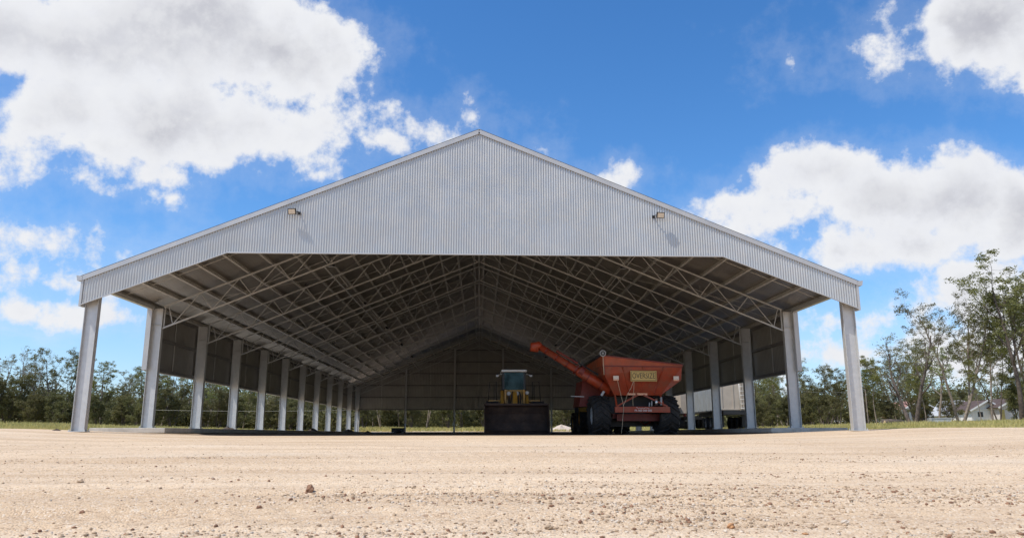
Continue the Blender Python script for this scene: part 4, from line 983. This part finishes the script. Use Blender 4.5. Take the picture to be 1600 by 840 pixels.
# the big right hand trees have shapes of their own
make_proto('big', A_(seed=63, H=15, stems=2, limbs=9, clr=.55, crown_lo=.38, leaf_n=27, spread=1.05, r0=.30, lean=-.12, twigs=6, leaf_len=.28, leaf_wid=.09), M_BARKD, L_OLIVE)
make_proto('forked', A_(seed=72, H=10, stems=2, limbs=7, clr=.5, crown_lo=.3, leaf_n=12, leafy=.45, spread=1.1, r0=.30, lean=-.10), M_BARKD, L_GREY)
make_proto('open', A_(seed=83, H=13, stems=3, limbs=9, clr=.42, crown_lo=.35, leaf_n=17, spread=.9, r0=.20, lean=-.08, twigs=6), M_BARKL, L_OLIVE)

KIND = {'gum1': 'olive crowned gum', 'gum2': 'light green gum', 'gum3': 'grey green many stemmed gum', 'gum4': 'dense olive gum', 'bushy1': 'dark bushy tree', 'bushy2': 'olive bushy tree',
        'bare': 'nearly bare pale branched tree', 'slim': 'slim pale trunked tree', 'slim2': 'slim dark trunked tree', 'big': 'tall spreading gum', 'forked': 'dark forked sparse tree', 'open': 'tall open crowned gum'}
used = {}
tr_rng = random.Random(5)
HT = {}
def tree(key, px, Y, top_py, where, group='trees of the bushland round the shed', rz=None, wide=1.0, label=None, x=None):
    if x is None: x = at(px, Y)
    z = gh(x, Y)-.1; zt_ = un(px, top_py, Y)[1]; tm_, cm, H = PROTO[key]
    if key not in HT: HT[key] = np.percentile(np.array([v.co.z for v in (cm or tm_).vertices]), 99.7)
    s = max(.3, (zt_-z)/HT[key])
    lab = label or '%s %s' % (KIND[key], where)
    t = thing('gum_tree' if 'bushy' not in key else 'bushy_tree', lab, 'tree', (x, Y, z), tr_rng.uniform(0, 6.28) if rz is None else rz, group)
    t.scale = (s*wide, s*wide, s)
    link('trunk', tm_, t); 
    if cm: link('crown', cm, t)
    used.setdefault(lab, []).append(t); return t

GL = 'trees left of the shed'; GB = 'trees behind the shed'; GR = 'trees right of the shed'
# left of the front left post
for key, px, Y, top, where in (
    ('bushy1', 18, 100, 585, 'at the left edge of the photo'), ('bare', 42, 108, 541, 'rising above the bushes at the left edge'), ('gum3', 5, 112, 556, 'half cut off by the left edge'),
    ('gum3', 72, 106, 570, 'left of the front left column, nearer its gap'), ('gum1', 98, 101, 543, 'close against the left side of the front left column'), ('bushy2', 60, 98, 607, 'low in front of the left trees'),
    ('bushy1', 92, 97, 612, 'low beside the front left column'), ('bare', 66, 112, 548, 'behind the olive gums on the left'), ('bushy1', -20, 98, 590, 'cut by the left edge'),
    ('gum2', 138, 104, 556, 'directly behind the front left column'),
    ('gum2', 165, 96, 565, 'with a leaning crown right of the front left column'), ('gum3', 195, 108, 580, 'between the first two left columns'), ('gum1', 218, 100, 568, 'just left of the second left column'),
    ('bushy1', 160, 94, 612, 'low between the first two left columns'), ('bushy2', 200, 95, 606, 'low beside the second left column'), ('bushy1', 222, 93, 618, 'lowest beside the second left column'),
    ('gum3', 255, 96, 568, 'just right of the second left column'), ('bushy1', 275, 92, 600, 'filling the gap between second and third left columns'), ('gum2', 292, 104, 572, 'left of the third left column'), ('bushy2', 246, 92, 616, 'low right of the second left column'),
    ('slim', 270, 110, 570, 'between second and third left columns'),
    ('gum2', 330, 100, 590, 'between third and fourth left columns'), ('bushy1', 345, 94, 606, 'low between third and fourth left columns'), ('gum3', 318, 106, 588, 'against the third left column'), ('bushy2', 322, 93, 618, 'low against the third left column'),
    ('gum2', 385, 98, 596, 'between fourth and fifth left columns'), ('bushy1', 376, 95, 615, 'low between fourth and fifth left columns'), ('slim2', 396, 106, 594, 'left of the fifth left column'),
    ('gum3', 422, 102, 598, 'between fifth and sixth left columns'), ('bushy2', 428, 96, 618, 'low between fifth and sixth left columns'), ('gum1', 455, 104, 600, 'between sixth and seventh left columns'), ('bushy1', 456, 98, 622, 'low between sixth and seventh left columns'),
    ('gum2', 482, 108, 606, 'between seventh and eighth left columns'), ('bushy1', 500, 104, 615, 'between eighth and ninth left columns'), ('gum3', 522, 110, 606, 'between ninth and tenth left columns'), ('bushy2', 540, 110, 620, 'close to the far left corner column')):
    tree(key, px, Y, top, where, GL)
# behind the shed
bk = [('bushy1', 572, 'right of the far left corner'), ('slim', 585, 'near the far left corner'), ('gum3', 597, 'left of the first rear post'), ('bushy2', 612, 'behind the black crate'), ('gum1', 627, 'at the first rear post'), ('bushy1', 645, 'right of the first rear post'),
      ('slim2', 655, 'right of the first rear post'), ('gum3', 668, 'midway between the first two rear posts'), ('bushy2', 680, 'midway between the first two rear posts'), ('slim', 693, 'left of the second rear post'), ('bushy1', 702, 'against the second rear post'), ('bare', 698, 'left of the second rear post'),
      ('gum4', 722, 'right of the second rear post'), ('bushy2', 735, 'right of the second rear post'), ('slim2', 748, 'left of the loader bucket'), ('bushy1', 757, 'beside the loader bucket'), ('gum1', 865, 'right of the loader bucket'), ('bushy1', 885, 'left of the grain cart wheel'), ('gum3', 895, 'left of the grain cart wheel'),
      ('bushy2', 985, 'seen under the grain cart'), ('gum4', 1005, 'seen under the grain cart'), ('bushy1', 1020, 'right under the grain cart'), ('gum2', 800, 'hidden partly by the wheel loader'), ('bushy1', 830, 'hidden partly by the wheel loader')]
for i, (key, px, where) in enumerate(bk):
    tree(key, px, 128+(i*37 % 23), 600-(i*13 % 20), where, GB, wide=.9)
tree('bushy2', 845, 118, 645, 'fresh', GB, wide=1.5, label='low fresh green bush beside the sand heap behind the loader')
# right side
for key, px, Y, top, where in (
    ('gum4', 1050, 90, 590, 'behind the red grain cart'), ('gum3', 1090, 96, 585, 'hidden partly by the trailer'),
    ('gum1', 1190, 74, 572, 'right of the fourth right column'), ('slim', 1210, 80, 566, 'between the second and third right columns'), ('bushy2', 1200, 68, 612, 'low between the second and third right columns'), ('bushy1', 1182, 66, 622, 'low against the third right column'), ('open', 1222, 84, 562, 'leaning behind the second right column'), ('bushy1', 1226, 70, 616, 'low left of the second right column'),
    ('gum4', 1265, 72, 566, 'just right of the second right column'), ('gum1', 1290, 80, 572, 'between the front two right columns'), ('bushy2', 1258, 70, 606, 'low right of the second right column'), ('bushy1', 1282, 76, 600, 'dense between the front two right columns'), ('slim2', 1307, 84, 570, 'left of the front right column'), ('gum4', 1302, 78, 606, 'lower, left of the front right column'),
    ('gum4', 1346, 78, 558, 'just right of the front right column'), ('bushy2', 1352, 92, 606, 'low right of the front right column'), ('slim', 1364, 74, 560, 'standing right of the front right column'), ('bushy1', 1388, 90, 612, 'low behind the forked tree'), ('gum3', 1398, 98, 560, 'behind the dark forked tree'),
    ('gum1', 1445, 92, 530, 'between the forked tree and the tall open gum'), ('bushy2', 1432, 84, 600, 'behind the slim green trees'), ('gum2', 1462, 82, 540, 'beside the tall open gum'), ('bushy1', 1478, 88, 608, 'behind the trunks of the tall open gum'),
    ('gum4', 1425, 104, 545, 'farthest behind the slim green trees'), ('gum3', 1515, 124, 600, 'behind the white cottage'), ('gum1', 1550, 126, 585, 'behind the white cottage'), ('bushy2', 1580, 128, 596, 'behind the grey boarded house'), ('gum4', 1600, 122, 560, 'behind the grey boarded house'), ('bushy2', 1505, 122, 615, 'low beside the white cottage')):
    tree(key, px, Y, top, where, GR)
tree('big', 1590, 60, 402, '', GR, rz=.4, wide=1.15, label='tallest spreading gum with dark trunks at the right edge of the photo')
tree('big', 1622, 70, 440, '', GR, rz=2.4, label='second tall gum at the right edge behind the tallest one')
tree('open', 1494, 62, 455, '', GR, rz=3.5, label='tall open gum with several dark trunks left of the white cottage')
tree('slim', 1544, 66, 496, '', GR, rz=1.0, label='slim tree with curved dark trunk in front of the white cottage')
tree('slim2', 1553, 70, 510, '', GR, rz=2.0, label='slim leaning tree just right of the curved dark trunk')
tree('slim', 1526, 60, 560, '', GR, rz=4.0, wide=.7, label='thinnest pale stemmed sapling before the white cottage')
tree('forked', 1418, 58, 504, '', GR, rz=.3, label='dark forked sparse tree leaning left between post and slim green trees')
tree('slim', 1440, 60, 570, '', GR, rz=2.7, wide=.9, label='slim pale trunk with fresh green crown right of the forked tree')
tree('bushy2', 1585, 66, 560, '', GR, rz=1.1, wide=.8, label='drooping olive bush under the tallest gum at the right edge')

# ------------------------------------------------------------------ undergrowth, far wood and grass
def scrub(name, spots, leaf, nper, lmat, label, seed):
    r = np.random.default_rng(seed); Cs = []; 
    for (x, y, rad, h) in spots:
        z = gh(x, y); n = int(nper*rad*h/6)
        d = r.normal(0, 1, (n, 3)); d /= np.linalg.norm(d, axis=1)[:, None]; q = r.uniform(.25, 1, n)**.5
        lump = 1+.35*np.sin(d[:, 0]*5+x)*np.cos(d[:, 1]*4+y)+.25*np.sin(d[:, 2]*7+x*2)
        Cs.append(np.stack([x+d[:, 0]*rad*q*lump, y+d[:, 1]*rad*.8*q*lump, z+h*.45+d[:, 2]*h*.55*q*lump], 1))
    C = np.concatenate(Cs); n = len(C)
    ax = r.normal(0, 1, (n, 3)); ax /= np.linalg.norm(ax, axis=1)[:, None]; w_ = np.cross(ax, r.normal(0, 1, (n, 3))); w_ /= np.linalg.norm(w_, axis=1)[:, None]
    ll = leaf*r.uniform(.6, 1.4, n)[:, None]; ww = ll*.42
    V = np.stack([C-ax*ll*.5, C+w_*ww*.5, C+ax*ll*.5, C-w_*ww*.5], 1).reshape(-1, 3)
    tag(link(name, fast_mesh(name, V, np.arange(4*n).reshape(-1, 4), lmat)), label, 'undergrowth', kind='stuff')
r = np.random.default_rng(91); sp = []
for i in range(75): px = r.uniform(-120, 560); Y = r.uniform(100, 116); sp.append((at(px, Y), Y, r.uniform(2, 3.6), r.uniform(2.5, 4.6)))
for i in range(70): x = r.uniform(-36, 60); Y = r.uniform(138, 158); sp.append((x, Y, r.uniform(2.5, 4.5), r.uniform(3, 6)))
for i in range(60): px = r.uniform(1100, 1480); Y = r.uniform(92, 118) if px < 1390 else r.uniform(126, 140); sp.append((at(px, Y), Y, r.uniform(1.8, 3.2), r.uniform(1.8, 3.8)))
for i in range(40): px = r.uniform(1480, 1800); Y = r.uniform(128, 145); sp.append((at(px, Y), Y, r.uniform(2.5, 4), r.uniform(3, 6)))
scrub('undergrowth', sp, .36, 900, L_DARK, 'dense dark scrub under the trees all round the shed', 92)
sp = []
for i in range(150): a = r.uniform(-.80, .80); Y = r.uniform(175, 235); sp.append((math.tan(a)*Y, Y, r.uniform(4, 7.5), r.uniform(7, 12.5)))
scrub('distant_wood', sp, .75, 150, L_DARK, 'far bushland reading as one dark mass behind the nearer trees', 93)

def grass():
    r = np.random.default_rng(55); N = 150000
    a = r.uniform(-.80, .80, N); Y = 31*np.exp(r.uniform(0, 1, N)*math.log(150/31.)); X = np.tan(a)*Y
    nb = (vnoise(X*.35+40, Y*.35+11, 21)-.5)*3.0; aX = np.abs(X)+nb*.6
    keep = ((aX > 18.3) & (Y+nb > 33.6)) | (Y > 107+nb)
    keep &= ~((np.abs(X-18.9) < 1.5) & (Y > 55) & (Y < 75))
    keep &= r.uniform(0, 1, N) < (.35+.65*(vnoise(X*.5, Y*.5, 22) > .42))
    X = X[keep]; Y = Y[keep]; n = len(X); Z = gbase(X, Y)
    hgt = .62*(.20+.36*vnoise(X*.25, Y*.25, 23)+.18*r.uniform(0, 1, n)**3)*np.clip((Y-30)/14, .45, 1.15); nb_ = 3
    Vs = []
    for k in range(nb_):
        ang_ = r.uniform(0, 2*PI, n); wd = .018+.0004*Y; l = hgt*r.uniform(.6, 1.15, n); bx = X+r.normal(0, .08, n); by = Y+r.normal(0, .08, n); lx = r.normal(0, .22, n)*l+.06*l; ly = r.normal(0, .22, n)*l
        c_, s_ = np.cos(ang_)*wd, np.sin(ang_)*wd
        Vs.append(np.stack([np.stack([bx-c_, by-s_, Z-.02], 1), np.stack([bx+c_, by+s_, Z-.02], 1), np.stack([bx+lx, by+ly, Z+l], 1)], 1).reshape(-1, 3))
    V = np.concatenate(Vs); tag(link('grass', fast_mesh('grass', V, np.arange(len(V)).reshape(-1, 3), L_GRASS)), 'yellow green dry grass growing beyond the gravel pad', 'grass', kind='stuff')
grass()

# overhead wires
M_WIRE = mat('grey_wire', (.22, .22, .2), .5, .3, .05, 5)
def powerline(px0, px1, py, Y, lab):
    x0, z = un(px0, py, Y); x1, z1 = un(px1, py, Y); t = thing('power_line', lab, 'power line', ((x0+x1)/2, Y, 0)); w = (x1-x0)/2
    pts = [(-w+2*w*k/12, 0, z-.35*math.sin(PI*k/12)*0.4) for k in range(13)]
    MB().tube(pts, .012, 5).obj('wire', M_WIRE, t)
    for s in (-1, 1): zz = gh((x0+x1)/2+s*w, Y); MB().tube([(s*w, 0, zz-.3), (s*w, 0, z+.1)], .04, 8).obj('pole', M_BARKL, t)
powerline(240, 560, 640, 90, 'thin grey wire on posts running behind the left columns')
powerline(1242, 1352, 610, 60, 'thin pale wire on posts between the front two right columns')
